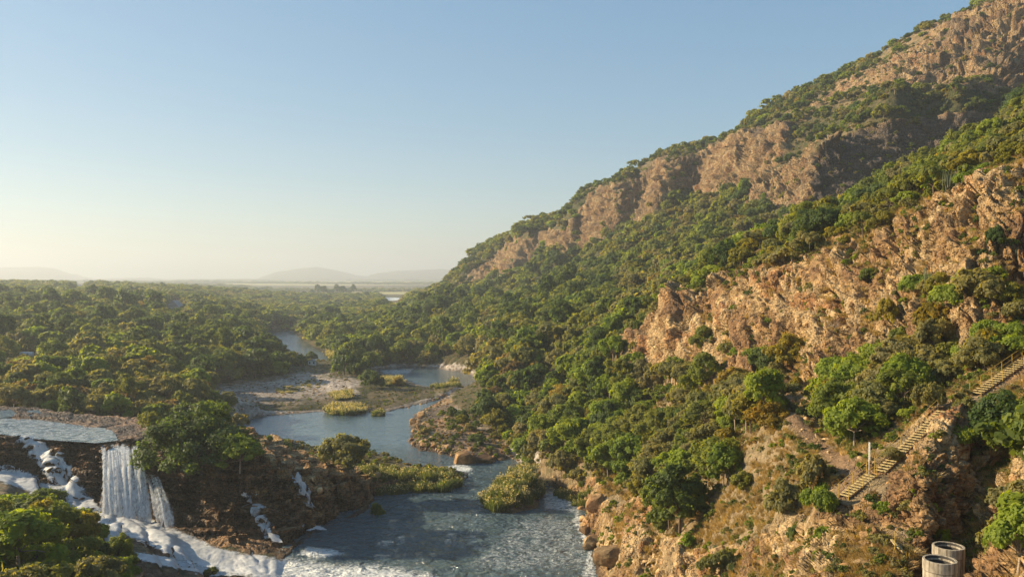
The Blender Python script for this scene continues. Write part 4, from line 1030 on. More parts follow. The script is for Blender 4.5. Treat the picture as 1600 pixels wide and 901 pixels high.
# ------------------------------------------------------------------ the falls: sheets of water lying on the rock
def blur(a, k=2):
    for _ in range(k):
        a = a.copy(); a[1:-1] = (a[:-2]+a[1:-1]*2+a[2:])/4; a[:, 1:-1] = (a[:, :-2]+a[:, 1:-1]*2+a[:, 2:])/4
    return a
c0, c1 = int(col_of(-60)), int(col_of(620))
sub = (slice(c0, c1), slice(0, int(np.searchsorted(FY[(c0+c1)//2], 215))))
bX, bY, bZ = blur(FX[sub], 5), blur(FY[sub], 5), blur(FZ[sub], 5)
bN = grid_normals(bX, bY, bZ); bpx, bpy_ = PXG[sub], PYG[sub]; bvis = (EL[sub] > RM[sub]-.012) & (FY[sub] > 105)
def sheet(name, P, wd, lift, mat, label, lump=.25, gz=-.15):
    s = poly_sd(bpx, bpy_, P); rag = fbm(bX*1.1, bY*1.1, bZ*.5, o=3, s=120)*wd*.8
    e = np.clip((-s+rag+wd)/(1.8*wd), 0, 1); m = (e > .02) & bvis
    fm = m[:-1, :-1] & m[1:, :-1] & m[1:, 1:] & m[:-1, 1:]
    if not fm.any(): print('EMPTY', name); return
    lp = fbm(bX*1.3, bY*1.3, bZ*1.3, o=4, s=121)*lump+fbm(bX*5, bY*5, bZ*3, o=3, s=122)*lump*.4
    X = bX+bN[..., 0]*(lift+lp); Y = bY+bN[..., 1]*(lift+lp)-.1; Z = bZ+bN[..., 2]*(lift+lp)
    idx = np.arange(X.size).reshape(X.shape); f = np.stack([idx[:-1, :-1], idx[1:, :-1], idx[1:, 1:], idx[:-1, 1:]], -1)[fm]
    u, inv = np.unique(f, return_inverse=True); inv = inv.reshape(-1, 4)
    co = np.stack([X.ravel()[u], Y.ravel()[u], Z.ravel()[u]], -1)
    me = bpy.data.meshes.new(name); me.vertices.add(len(u)); me.vertices.foreach_set('co', co.astype(np.float32).ravel())
    me.loops.add(inv.size); me.loops.foreach_set('vertex_index', inv.ravel().astype(np.int32)); me.polygons.add(len(inv))
    me.polygons.foreach_set('loop_start', (np.arange(len(inv))*4).astype(np.int32)); me.polygons.foreach_set('loop_total', np.full(len(inv), 4, np.int32))
    me.update(calc_edges=True); me.polygons.foreach_set('use_smooth', np.ones(len(inv), bool))
    at = me.attributes.new('edge', 'FLOAT', 'POINT'); at.data.foreach_set('value', e.ravel()[u].astype(np.float32))
    return tag(link(name, me, mats=mat), label, 'waterfall' if 'fall' in name else 'rapids')
sheet('rapids', [(-80,715),(0,727),(30,733),(60,752),(110,768),(135,787),(170,803),(240,816),(262,828),(300,840),(330,856),(380,868),(430,876),(500,886),(560,901),(440,910),(330,890),(270,872),(225,848),(190,832),(140,812),(85,788),(40,768),(0,752),(-80,740)], 5, .35, M['rapid'], 'broad white rapids racing down the rock shelf at the foot of the falls', .15)
sheet('side_waterfall', [(22,684),(50,685),(76,700),(100,714),(118,738),(130,765),(156,799),(118,799),(102,770),(86,746),(80,750),(68,729),(48,706)], 5.5, .55, M['rapid'], 'slanting white waterfall sliding down the cliff left of the main curtain', .12)
sheet('low_waterfall', [(138,808),(166,812),(184,828),(188,852),(170,852),(154,836)], 3, .3, M['rapid'], 'short white fall dropping over the lower shelf beneath the rapids', .15)
sheet('low_rapids', [(205,864),(240,868),(300,878),(360,884),(420,888),(480,901),(330,900),(250,884),(212,874)], 3, .25, M['rapid'], 'thin white rapids on the lowest rock ledge at the bottom edge', .25)
sheet('thin_waterfall', [(381,764),(396,768),(404,790),(422,812),(438,858),(424,856),(407,815),(389,790)], 3.4, 1.15, M['rapid'], 'thin waterfall trickling down the dark cliff right of the fig tree', .1)
sheet('trickle_waterfall', [(450,738),(462,742),(480,775),(492,802),(485,804),(470,776),(452,748)], 2.6, 1.15, M['rapid'], 'faint trickle of water high on the orange end of the falls cliff', .05)
sheet('foot_waterfall', [(462,812),(482,822),(508,833),(480,834),(466,826)], 2.4, .8, M['rapid'], 'small white spill at the foot of the cliff beside the pool', .05)
# the main curtain falls free of the rock
def curtain(name, TL, TR, BL, BR, nrib, label, wmin=.25, wmax=.9, dens=.75):
    V = []; F = []; E = []; nv = 60; g = random.Random(len(name)*3+nrib); TL, TR, BL, BR = [Vector(q) for q in (TL, TR, BL, BR)]
    for l in range(nrib+8):
        s0 = (l+.5)/nrib+g.uniform(-.05, .05); s1 = s0+g.gauss(0, .05); wd = g.uniform(wmin, wmax)
        thr = g.uniform(0, 1.1); op = dens+g.uniform(-.3, .25); t0 = g.uniform(0, .03) if g.random() < .88 else g.uniform(.15, .4); t1 = g.uniform(.86, 1.0)
        if l >= nrib: s0 = s1 = (l-nrib+.5)/8; wd = wmax*1.5
        a = TL.lerp(TR, min(1, max(0, s0))); b = BL.lerp(BR, min(1.04, max(-.04, s1))); ph = g.uniform(0, 6); o = len(V); nu = 5
        for j in range(nv):
            t = t0+(t1-t0)*j/(nv-1); hh = t**.5; zz = a.z+(b.z-a.z)*t+.0; w_ = wd*(.55+.75*t+.25*math.sin(t*7+ph))
            x = a.x+(b.x-a.x)*hh+.12*math.sin(t*9+ph)*t; y = a.y+(b.y-a.y)*hh-thr*math.sin(min(1, t*1.3)*math.pi/2)
            for i in range(nu):
                k = i/(nu-1)*2-1; V.append((x+k*w_*.5, y+abs(k)*.18*w_+g.uniform(-.02, .02), zz)); E.append((1-abs(k)**1.5)*op*min(1, (t-t0)*14+.3)-.22*max(0, t-.75)/.25)
        F += [(o+j*nu+i, o+j*nu+i+1, o+(j+1)*nu+i+1, o+(j+1)*nu+i) for j in range(nv-1) for i in range(nu-1)]
    me = bpy.data.meshes.new(name); me.from_pydata(V, [], F)
    for f in me.polygons: f.use_smooth = True
    at = me.attributes.new('edge', 'FLOAT', 'POINT'); at.data.foreach_set('value', np.clip(E, -.5, 1).astype(np.float32))
    return tag(link(name, me, mats=M['fall']), label, 'waterfall')
def rim(px, py): h = HIT(px, py); return h
tl, tr2 = HIT(157, 693), HIT(217, 700); bl, br = HIT(163, 806), HIT(230, 816)
yb = min(bl.y, br.y, min(tl.y, tr2.y)-1.8); print('curtain', tl, tr2, bl, br)
curtain('main_waterfall', W(157, 688, tl.y+.3), W(217, 693, tr2.y+.3), W(166, 810, yb), W(232, 822, yb), 36, 'main white curtain waterfall dropping sheer from the dark cliff lip', .7, 1.7, .85)
t2, b2 = HIT(228, 738), HIT(262, 825)
BACK = 1
curtain('veil_waterfall', W(220, 730, t2.y-.4), W(238, 733, t2.y-.4), W(248, 822, min(b2.y, t2.y-2)), W(276, 828, min(b2.y, t2.y-2)), 12, 'thin veil of falling water just right of the main curtain', .4, .9, .62)
# shallow stream crossing the plateau above the lip
SF = np.linspace(0, 1, 2)
def flat_pool(P, lift, fo, name='stream'):
    n_ = 220; xs = [q[0] for q in P]; ys = [q[1] for q in P]
    yy = np.linspace(132, 200, n_)[None, :].repeat(n_, 0); xx = np.linspace(-.70, -.40, n_)[:, None]*yy
    zz = PLH(xx, yy); a_, b_ = to_px(xx, yy, zz); ok = (poly_sd(a_, b_, P) < 1.5) & (-poly_sd(xx, yy, PXY) > -.6)
    zz = zz+lift+.03*fbm(xx, yy, o=3, s=130); idx = np.arange(n_*n_).reshape(n_, n_); fm = ok[:-1, :-1] & ok[1:, :-1] & ok[1:, 1:] & ok[:-1, 1:]
    f = np.stack([idx[:-1, :-1], idx[1:, :-1], idx[1:, 1:], idx[:-1, 1:]], -1)[fm]; u, inv = np.unique(f, return_inverse=True)
    me = bpy.data.meshes.new(name); me.from_pydata(np.stack([xx.ravel()[u], yy.ravel()[u], zz.ravel()[u]], -1).tolist(), [], inv.reshape(-1, 4).tolist())
    for nm, v in (('foam', fo), ('ripple', .25)):
        at = me.attributes.new(nm, 'FLOAT', 'POINT'); at.data.foreach_set('value', np.full(len(u), v, np.float32))
    for q in me.polygons: q.use_smooth = True
    return tag(link(name, me, mats=M['water']), kind='structure')
flat_pool(STREAM, .16, .50)
flat_pool([(-300,634),(0,638),(18,643),(28,650),(-10,655),(-300,650)], .25, .3)
flat_pool([(42,645),(60,643),(64,648),(46,651)], .3, .3)
# ------------------------------------------------------------------ special plants
def special(nm, h, r, base, ncard, size, mt, lobes, sub, seed, p, rz, label, flat=.8, tr_r=.35, sparse=0, bark='bark', fork=.2, cat='tree'):
    cm, Lc, Lr = crown_mesh('crown', h, r, base, ncard, size, M[mt], lobes, flat, sparse, sub, 0, seed)
    tm = trunk_mesh('trunk', h, base, Lc, tr_r, M[bark], 7, seed, fork); place(nm, (cm, tm, h, r), p, 1, 1, rz, label, cat)
H_ = {h[4]+h[5][:20]: h for h in heroes}
for (p, wd, k, asp, nm, lb, ct) in heroes:
    if nm == 'fig_tree':
        fp = W(308, 735, 141.5); special(nm, wd*.40, wd*.48, -4.2, 26000, .42, 'leaf_dark', 24, 16, 5, Vector((fp[0], fp[1], max(fp[2], GROUND(fp[0], fp[1])-.5))), .4, lb, .85, .5)
    if nm == 'bare_shrub':
        special(nm, wd*.7, wd*.5, 0, 260, .16, 'leaf_russet', 14, 8, 9, p, 0, lb, .8, .09, .4, 'bark_pale', .1, 'shrub')
    if nm == 'willow_tree':
        h, r = wd*asp*1.05, wd*.5; g = np.random.default_rng(3); ns = 420; a = g.uniform(0, math.tau, ns); q = np.sqrt(g.uniform(0, 1, ns))
        zt = h*(1-.28*q*q)*g.uniform(.85, 1, ns); ln = zt*g.uniform(.35, .92, ns)*(.35+.65*q); m = 22
        t = np.linspace(0, 1, m)[None]; C = np.stack([(np.cos(a)*q*r)[:, None]*(1+.10*t), (np.sin(a)*q*r)[:, None]*(1+.1*t), zt[:, None]-ln[:, None]*t], -1).reshape(-1, 3)+g.normal(size=(ns*m, 3))*.14
        N = unit(np.stack([np.cos(a), np.sin(a), 0*a], -1)[:, None].repeat(m, 1).reshape(-1, 3)+g.normal(size=(ns*m, 3))*.4)
        cm = cards_mesh('crown', C, N, np.full(ns*m, .55), np.clip(.35+.25*np.repeat(g.normal(size=ns), m), 0, 1), M['leaf_dark'])
        tm = trunk_mesh('trunk', h, h*.3, [(math.cos(b)*r*.5, math.sin(b)*r*.5, h*.8) for b in range(6)], .4, M['bark'], 6, 1); place(nm, (cm, tm, h, r), p-Vector((0, 0, .2)), 1, 1, 0, lb, ct)
# candelabra trees
def candelabra(p, h, n, lean, label):
    bm = bmesh.new(); g = random.Random(n); tube_into(bm, [(0, 0, -.3), (0, 0, h*.35), (0, 0, h*.5)], [h*.05, h*.04, h*.03], 6)
    st = bm_mesh(bm, 'trunk', M['bark']); bm = bmesh.new()
    for k in range(n):
        a = k*2.4; r = h*(.05+.17*((k+.5)/n)); z0 = h*g.uniform(.18, .4); z1 = h*g.uniform(.78, 1.05)
        x, y = math.cos(a)*r, math.sin(a)*r
        tube_into(bm, [(0, 0, z0*.8), (x*.9, y*.9, z0+.12*h), (x*1.05, y*1.05, (z0+z1)/2), (x*1.1+lean*h*.1, y*1.1, z1)], [h*.012, h*.018, h*.018, h*.010], 5)
    e = bpy.data.objects.new('candelabra_tree', None); COL.objects.link(e); e.location = p; tag(e, label, 'cactus')
    link('trunk', st, e); link('branches', bm_mesh(bm, 'branches', M['cactus']), e)
M['cactus'] = plain('cactus', (.085, .10, .05), .7, .3, 5)
p = HIT(1482, 312); candelabra(p, 46/FPX*p.y, 13, .4, 'tall many armed candelabra cactus on the crest of the quarry ridge')
p = HIT(1452, 470); candelabra(p, 56/FPX*p.y, 9, 0, 'grey candelabra cactus at the left edge of the wooded hollow')
p = HIT(1587, 420); candelabra(p, 40/FPX*p.y, 8, 0, 'slim candelabra cactus near the picture edge above the hollow')
# reeds
def blades_mesh(name, n, r, h, wdt, mt, lean=.35, plume=0, seed=0, dome=0):
    g = np.random.default_rng(seed); a = g.uniform(0, math.tau, n); q = np.sqrt(g.uniform(0, 1, n))*r; b = g.uniform(0, math.tau, n)
    if dome: b = a+g.normal(size=n)*.5
    hh = h*g.uniform(.6, 1.05, n)*(1-.25*(q/r)**2); ln = lean*hh*g.uniform(.3, 1.2, n)*(1 if not dome else .4+q/r)
    P0 = np.stack([np.cos(a)*q, np.sin(a)*q, 0*a-.15], -1); d = np.stack([np.cos(b), np.sin(b), 0*b], -1); sdv = np.stack([-np.sin(b+.6), np.cos(b+.6), 0*b], -1)*wdt
    def pt(t, k): return P0+d*(ln*t*t)[:, None]+np.stack([0*a, 0*a, hh*(t-.22*t**3)], -1)+sdv*k
    V = np.stack([pt(0, -1), pt(0, 1), pt(.55, .8), pt(.55, -.8), pt(1, .15), pt(1, -.15)], 1).reshape(-1, 3); i = np.arange(n)[:, None]*6
    F = np.concatenate([i+[0, 1, 2, 3], i+[3, 2, 4, 5]]); me = bpy.data.meshes.new(name)
    me.from_pydata(V.tolist(), [], F.tolist()); tn = np.repeat(g.uniform(0, 1, n), 6)
    at = me.attributes.new('tone', 'FLOAT', 'POINT'); at.data.foreach_set('value', tn.astype(np.float32)); me.materials.append(mt)
    pm = None
    if plume:
        k = g.choice(n, int(n*plume)); C = pt(1, 0)[k].repeat(3, 0)+g.normal(size=(len(k)*3, 3))*[.09, .09, .16]
        pm = cards_mesh(name+'_plumes', C, unit(g.normal(size=C.shape)), np.full(len(C), wdt*3.2), g.uniform(0, 1, len(C)), M['plume'], 2.)
    return me, pm
REED = [blades_mesh('reed_leaves', 520, 1.5, 2.9, .06, M['reed_leaf'], .35, .03 if v else .10, v) for v in range(3)]
PAMP = [blades_mesh('plumed_reeds', 420, 1.3, 2.6, .06, M['reed_leaf'], .5, .22, 10+v, 1) for v in range(2)]
RJ = {}
def clump(nm, v, p, s, sz, rz, label, group=None, cat='reeds', pl=True):
    me, pm = v; k = me.name
    if k not in RJ: RJ[k] = joined([me, pm], 'reeds') if pm else me
    e = bpy.data.objects.new(nm, RJ[k]); COL.objects.link(e); e.location = p; e.scale = (s, s, sz); e.rotation_euler = (0, 0, rz); tag(e, label, cat, group)
CL = []
def reed_bed(P, step, smin, smax, where, src, nm='reeds', zs=1.0, cat='reeds'):
    xs = [p[0] for p in P]; ys = [p[1] for p in P]; pts = []
    W0 = np.array([Z0(*q) for q in P]); x = W0[:, 0].min()
    for _ in range(900):
        a = random.uniform(W0[:, 0].min(), W0[:, 0].max()); b = random.uniform(W0[:, 1].min(), W0[:, 1].max())
        if poly_sd(np.array([a]), np.array([b]), W0)[0] < 0 and all((a-c)**2+(b-d)**2 > step**2 for c, d in pts): pts.append((a, b))
    pts.sort(key=lambda q: q[0]/q[1])
    for k, (a, b) in enumerate(pts): CL.append((nm, src[k % len(src)], Vector((a, b, max(-.1, GROUND(a, b)-.05))), random.uniform(smin, smax)*random.choice([.6, .8, 1, 1, 1.1]), where, zs, cat))
reed_bed([(560,762),(600,752),(650,750),(700,752),(712,758),(700,768),(640,770),(578,775)], 1.7, .8, 1.15, 'on the waterside of the reedy spit', REED)
reed_bed([(600,745),(650,742),(690,744),(700,750),(650,750),(590,752)], 2.2, .6, .9, 'along the back of the reedy spit', REED)
reed_bed([(758,792),(775,770),(802,754),(834,750),(843,768),(835,790),(800,798),(772,798)], 1.55, .75, 1.15, 'on the small reed island in the river', PAMP[:1]+REED)
reed_bed([(514,643),(530,638),(560,638),(566,645),(545,649),(522,648)], 1.7, .9, 1.2, 'in the big pale clump by the gravel bar', PAMP)
reed_bed([(586,600),(600,595),(622,594),(628,602),(600,606)], 2.2, .9, 1.2, 'beside the dark round bush on the gravel bar', PAMP)
reed_bed([(520,620),(545,618),(548,626),(524,627)], 1.8, .8, 1.1, 'alone in the middle of the gravel bar', PAMP)
reed_bed([(582,646),(600,645),(600,650),(584,651)], 1.5, .7, .9, 'at the water right of the big pale clump', REED)
reed_bed([(868,768),(905,775),(930,790),(925,800),(905,793),(870,775)], 1.7, .5, .8, 'by the pale inlet of the right bank', REED)
reed_bed([(520,560),(600,545),(620,556),(560,572),(525,572)], 5.0, 1.5, 2.1, 'in front of the willow at the river bend', PAMP)
reed_bed([(672,606),(712,600),(722,606),(690,612)], 2.6, .9, 1.3, 'on the point where the channel narrows', REED)
reed_bed([(430,610),(500,598),(510,606),(440,618)], 2.2, .3, .55, 'on the pale stones of the gravel bar', PAMP, 'plumed_reeds', .8)
grp = {}
for c in CL: grp.setdefault((c[0], c[4]), []).append(c)
for (nm, where), cs in grp.items():
    for k, (nm, v, p, s, _, zs, cat) in enumerate(cs):
        od = ordinal(k, len(cs)); w0 = {'reeds': 'reed clump', 'plumed_reeds': 'plumed tussock'}[nm]
        clump(nm, v, p, s, s*zs*random.uniform(.85, 1.1), random.uniform(0, 6), f'{od} {w0} {where}' if od else f'{w0} {where}', f'{w0}s {where}', cat)
FREE = [(1305,800),(1290,765),(1360,722),(1470,622),(1500,636),(1400,745),(1345,795)]; FREE3 = [(1505,628),(1600,540),(1620,575),(1530,635)]
def stairfree(a, b, c):
    q1, q2 = to_px(a, b, c); return (poly_sd(q1, q2, FREE) > 0) & (poly_sd(q1, q2, FREE3) > 0) | (b > 100)
# dry tussock grass: far too many to count
TU = [blades_mesh('tussock', 90, .34, .62, .022, M['dry_grass'], .75, 0, 20+v, 1)[0] for v in range(4)]
N_ = 60000; u_ = rng.uniform(-.1, .64, N_); y_ = np.exp(rng.uniform(math.log(45), math.log(240), N_)); x_ = u_*y_
z_, c_, k_ = ground_many(x_, y_); gp = np.clip(dry[c_, k_]*1.0-.35*rock[c_, k_], 0, 1)*(soil[c_, k_] < .3)*(SD[c_, k_] > 3)*(slope[c_, k_] < .55)
gp = gp*stairfree(x_, y_, z_)
gp = gp*sstep(-.35, .15, fbm(x_/4, y_/4, z_/4, o=3, s=140)); kp = (rng.random(N_) < gp*np.clip(70/y_, .25, 1)) & ((z_+.5-CAMZ)/y_ > RM[c_, np.maximum(0, k_-4)])
x_, y_, z_ = x_[kp], y_[kp], z_[kp]; print('tussocks', len(x_))
mass('dry_grass', 'tawny tussock grass over the dry slopes and rock ledges', 'grass', np.c_[x_, y_, z_-.05], rng.uniform(0, 6, len(x_)), rng.uniform(.6, 1.5, len(x_))*np.clip(y_/90, 1, 1.6), rng.integers(0, 4, len(x_)), TU)
# low green scrub and weeds between the trees and on the gravel bar
N_ = 90000; u_ = rng.uniform(-.62, .62, N_); y_ = np.exp(rng.uniform(math.log(50), math.log(700), N_)); x_ = u_*y_
z_, c_, k_ = ground_many(x_, y_); pr = np.where(bar[c_, k_] > .3, (1-gravel[c_, k_])*.5, treeP[c_, k_]*.55)
pr = np.maximum(pr, spit[c_, k_]*.30); pr = np.maximum(pr, np.where((x_ > 0) & (y_ < 185), .22*(1-soil[c_, k_]), 0)); pr = np.maximum(pr, np.where(mount[c_, k_] & (z_ > 60), .5, 0))
pr = np.maximum(pr, np.where((x_ < 0) & (y_ > 165) & (y_ < 215) & ~plat[c_, k_], .5, 0)); pr = pr*stairfree(x_, y_, z_)*(SD[c_, k_] > .8)*(~plat[c_, k_] | ((x_ > -46) & (rng.random(N_) < .025)))
kp = (rng.random(N_) < pr) & ((z_+1-CAMZ)/y_ > RM[c_, np.maximum(0, k_-4)]); x_, y_, z_ = x_[kp], y_[kp], z_[kp]; print('scrub', len(x_))
SC = []
for v in range(6):
    mt = ['leaf_green', 'leaf_olive', 'leaf_dark', 'leaf_olive', 'leaf_russet', 'leaf_bright'][v]
    SC.append(crown_mesh('scrub', 1.1, 1.0, -.3, 260, .26, M[mt], 6, .8, .1, 8, 0, 300+v)[0])
onbar = (y_ > 240) & (y_ < 400) & (x_ > -110) & (x_ < 0)
mass('undergrowth', 'low scrub and weeds covering the banks and slopes', 'undergrowth', np.c_[x_, y_, z_-.1], rng.uniform(0, 6, len(x_)), np.where(onbar, .5, 1)*rng.uniform(.4, 1.1, len(x_))*np.interp(y_, [60, 150, 350, 700], [.6, .9, 1.3, 2.2]), rng.integers(0, 6, len(x_)), SC)
print('plants', time.time()-T0)
# ------------------------------------------------------------------ boulders
def rock_mesh(seed, sx=1, sy=1, sz=.75):
    bm = bmesh.new(); bmesh.ops.create_icosphere(bm, subdivisions=3, radius=1); g = np.random.default_rng(seed)
    pl_ = [(unit(g.normal(size=3)), g.uniform(.55, .85)) for _ in range(14)]
    for v in bm.verts:
        p = np.array(v.co)
        for nn, dd in pl_:
            k = p@nn-dd
            if k > 0: p = p-nn*k*.92
        v.co = Vector(p*[sx, sy, sz])
    co = np.array([v.co for v in bm.verts]); n = fbm(co[:, 0]*2.3+seed, co[:, 1]*2.3, co[:, 2]*2.3, o=3, s=seed)*.10
    for v, k in zip(bm.verts, n): v.co *= 1+k
    return bm_mesh(bm, 'boulder', M['boulder'], False)
def boulder_mat():
    t = NT('boulder_rock'); p = t.pos(); c, n2, n3 = rock_color(t, p); r = t.n('ShaderNodeObjectInfo').outputs['Random']
    c = t.mix(1., c, t.ramp(r, [(0, (.35, .33, .32)), (.4, (.75, .72, .7)), (1, (1.15, 1.1, 1.05))]), 'MULTIPLY')
    return t.done(t.pbr(c, .9, t.bump(n3, .7, .15), .25))
M['boulder'] = boulder_mat()
RK = [rock_mesh(s, *q) for s, q in enumerate([(1,.8,.6),(.9,1,.8),(1.2,.8,.5),(.8,.8,.9),(1.1,1,.55),(1,.7,1)])]
BL = []
def bould(px, py, wpx, k, label, sink=.3, rz=None, sz=1):
    p = HIT(px, py) if py < 899 else Vector(Z0(px, py)+(0,)); s = wpx/FPX*p.y/2
    o = bpy.data.objects.new('boulder', RK[k % 6]); COL.objects.link(o); o.location = p+Vector((0, s*.4, s*(.6-sink)*.6)); o.scale = (s, s, s*sz); o.rotation_euler = (random.uniform(-.3, .3), random.uniform(-.3, .3), random.uniform(0, 6) if rz is None else rz); tag(o, label, 'boulder')
bould(722, 728, 44, 1, 'big dark upright boulder at the tip of the rocky right bank spit', .1, 1, 1.1)
bould(752, 724, 40, 0, 'pale low boulder just right of the big dark upright boulder')
bould(645, 662, 20, 3, 'dark square boulder in the water at the head of the spit')
bould(660, 652, 22, 1, 'ochre boulder on the upstream point of the rocky spit')
bould(935, 795, 44, 1, 'rounded grey boulder at the water below the reeds of the right bank', .2)
bould(928, 855, 46, 2, 'long slanting ochre boulder lying in the foam at the river edge', .2, .8, 1.3)
bould(958, 880, 62, 4, 'big ochre boulder above the foam at the bottom of the right bank', .2, 1.2, 1.5)
bould(498, 772, 20, 5, 'square boulder on the lower end of the orange strata')
bould(1488, 715, 34, 3, 'pale block perched on the edge of the rock over the shaded gully', .2)
bould(1478, 690, 26, 1, 'reddish block behind the pale block on the gully edge', .2)
def rocks_along(line, n, spread, smin, smax, where):
    L_ = []
    for _ in range(n):
        t = random.random()*(len(line)-1); i = int(t); f = t-i; px = line[i][0]*(1-f)+line[i+1][0]*f+random.gauss(0, spread); py = line[i][1]*(1-f)+line[i+1][1]*f+random.gauss(0, spread*.4)
        p = HIT(px, py); s = random.uniform(smin, smax)**1; L_.append((px, p, s))
    L_.sort(key=lambda q: q[0])
    for k, (px, p, s) in enumerate(L_):
        o = bpy.data.objects.new('boulder', random.choice(RK)); COL.objects.link(o); o.location = p+Vector((0, 0, s*.1)); o.scale = (s, s*random.uniform(.8, 1.2), s*random.uniform(.7, 1.1)); o.rotation_euler = (random.uniform(-.4, .4), random.uniform(-.4, .4), random.uniform(0, 6))
        tag(o, f'{ordinal(k, len(L_))} boulder {where}', 'boulder', f'boulders {where}')
rocks_along([(645,690),(700,706),(760,718),(800,720)], 46, 10, .35, 1.1, 'on the dark rocky edge of the spit')
rocks_along([(650,655),(665,690),(690,700)], 26, 6, .4, 1.2, 'on the upstream side of the rocky spit')
rocks_along([(820,730),(850,752),(900,790),(920,835),(940,880)], 34, 6, .4, 1.3, 'along the waterline of the right bank')
rocks_along([(700,742),(722,748)], 14, 5, .25, .6, 'at the tip of the reedy spit')
rocks_along([(430,655),(520,647),(600,648),(660,632),(700,624)], 30, 3, .3, .7, 'on the shore of the gravel bar')
rocks_along([(1290,860),(1370,830),(1380,870),(1300,890)], 20, 16, .25, .7, 'on the rough orange slope at the bottom edge')
rocks_along([(1000,880),(1060,880),(1130,870)], 16, 20, .4, 1.0, 'scattered over the ochre rocks by the bottom edge')
rocks_along([(1250,650),(1275,665),(1285,690)], 12, 7, .25, .6, 'on the top edge of the dry knoll')
N_ = 40000; u_ = rng.uniform(-.4, .64, N_); y_ = np.exp(rng.uniform(math.log(45), math.log(400), N_)); x_ = u_*y_; z_, c_, k_ = ground_many(x_, y_)
pr = np.maximum(np.maximum(gravel[c_, k_]*.7, spit[c_, k_]), np.where((x_ > 0) & (y_ < 130), .12+.1*rock[c_, k_], 0)); pr = pr*(SD[c_, k_] > .2)
kp = (rng.random(N_) < pr); x_, y_, z_ = x_[kp], y_[kp], z_[kp]; print('stones', len(x_))
mass('stones', 'loose stones over the gravel bar, the spit and the dry slope', 'stones', np.c_[x_, y_, z_], rng.uniform(0, 6, len(x_)), rng.uniform(.10, .32, len(x_))**1.0*np.interp(y_, [60, 300], [.8, 2.0]), rng.integers(0, 6, len(x_)), RK)
# ------------------------------------------------------------------ stairs
M['step'] = plain('step_paint', (.38, .30, .14), .8, .45, 3, .5)
M['rail'] = plain('rail_paint', (.50, .34, .06), .55, .3, 6, .2)
def box_into(bm, c, s, ax=None, bev=0):
    r = bmesh.ops.create_cube(bm, size=1); vs = r['verts']
    for v in vs:
        p = Vector((v.co.x*s[0], v.co.y*s[1], v.co.z*s[2])); v.co = Vector(c)+(ax@p if ax else p)
def stair(a, b, n, wd, label, rails=(1,), drop=0):
    a, b = Vector(a), Vector(b); run = Vector((b.x-a.x, b.y-a.y, 0)); Lh = run.length; d = run.normalized(); sd_ = Vector((-d.y, d.x, 0)); rise = (b.z-a.z)/n; go = Lh/n
    e = bpy.data.objects.new('staircase', None); COL.objects.link(e); e.location = a; tag(e, label, 'stairs', None)
    ax = Matrix((d, sd_, Vector((0, 0, 1)))).transposed()
    bm = bmesh.new(); box_into(bm, (0, 0, 0), (go*.72, wd, max(.07, rise*.4)), ax); bmesh.ops.bevel(bm, geom=bm.edges[:], offset=.012, segments=1); tm = bm_mesh(bm, 'tread', M['step'], False)
    for k in range(n):
        o = link('tread', tm, e); o.location = d*(go*(k+.5))+Vector((0, 0, rise*(k+1)))
    for s in (-1, 1):
        bm = bmesh.new(); q = (b-a)
        tube_into(bm, [sd_*s*wd*.42+Vector((0, 0, -.05)), q+sd_*s*wd*.42+Vector((0, 0, -.12))], [.07, .07], 4); link('stringer', bm_mesh(bm, 'stringer', M['rust'], False), e)
    for s in rails:
        bm = bmesh.new(); q = b-a; off = sd_*s*wd*.5
        for hh, rr in ((1.0, .022), (.55, .016)): tube_into(bm, [off+Vector((0, 0, hh)), off+q*.5+Vector((0, 0, hh)), off+q+Vector((0, 0, hh))], [rr]*3, 6)
        m = max(2, int(Lh/1.6))
        for k in range(m+1): tube_into(bm, [off+q*k/m+Vector((0, 0, -.2)), off+q*k/m+Vector((0, 0, 1.0))], [.026]*2, 5)
        link('handrail', bm_mesh(bm, 'handrail', M['rail'], False), e)
M['rust'] = plain('rusty_steel', (.16, .09, .05), .8, .4, 6)
def up(v, k): return Vector(v)+Vector((0, 0, k))
(s0, s1), (s2, s3), (s4, s5) = FLIGHTS
stair(up(s0, 0), up(s1, 0), 10, 1.0, 'lowest yellow stair flight from the slope up to the signboard', (1, -1))
stair(up(s2, 0), up(s3, 0), 26, 1.0, 'long yellow stair flight climbing the rocky slope right of the signboard', (1,))
stair(up(s4, 0), up(s5, 0), 18, 1.1, 'upper yellow stair flight running out of the picture at right', (1, -1))
s6, s7 = HIT(1440, 893), HIT(1394, 868); stair(up(s6, .25), up(s7, .9), 8, 1.5, 'yellow edged steps in the shade left of the concrete shafts', (1,))
# signboard
p = HIT(1358, 742); e = bpy.data.objects.new('signboard', None); COL.objects.link(e); e.location = p; e.rotation_euler = (0, 0, R(70)); tag(e, 'narrow white signboard on a thin post beside the stairs', 'sign')
M['white'] = plain('white_paint', (.75, .75, .72), .5, .08, 3, .1); M['grey_post'] = plain('grey_post', (.45, .45, .43), .6, .15, 5)
for sx in (-.32, .32):
    bm = bmesh.new(); tube_into(bm, [(sx, 0, -.4), (sx, 0, 2.7)], [.035, .035], 8); link('post', bm_mesh(bm, 'post', M['grey_post']), e)
bm = bmesh.new(); box_into(bm, (0, -.05, 2.0), (.8, .03, 1.35)); bmesh.ops.bevel(bm, geom=bm.edges[:], offset=.008, segments=1); link('panel', bm_mesh(bm, 'panel', M['white'], False), e)
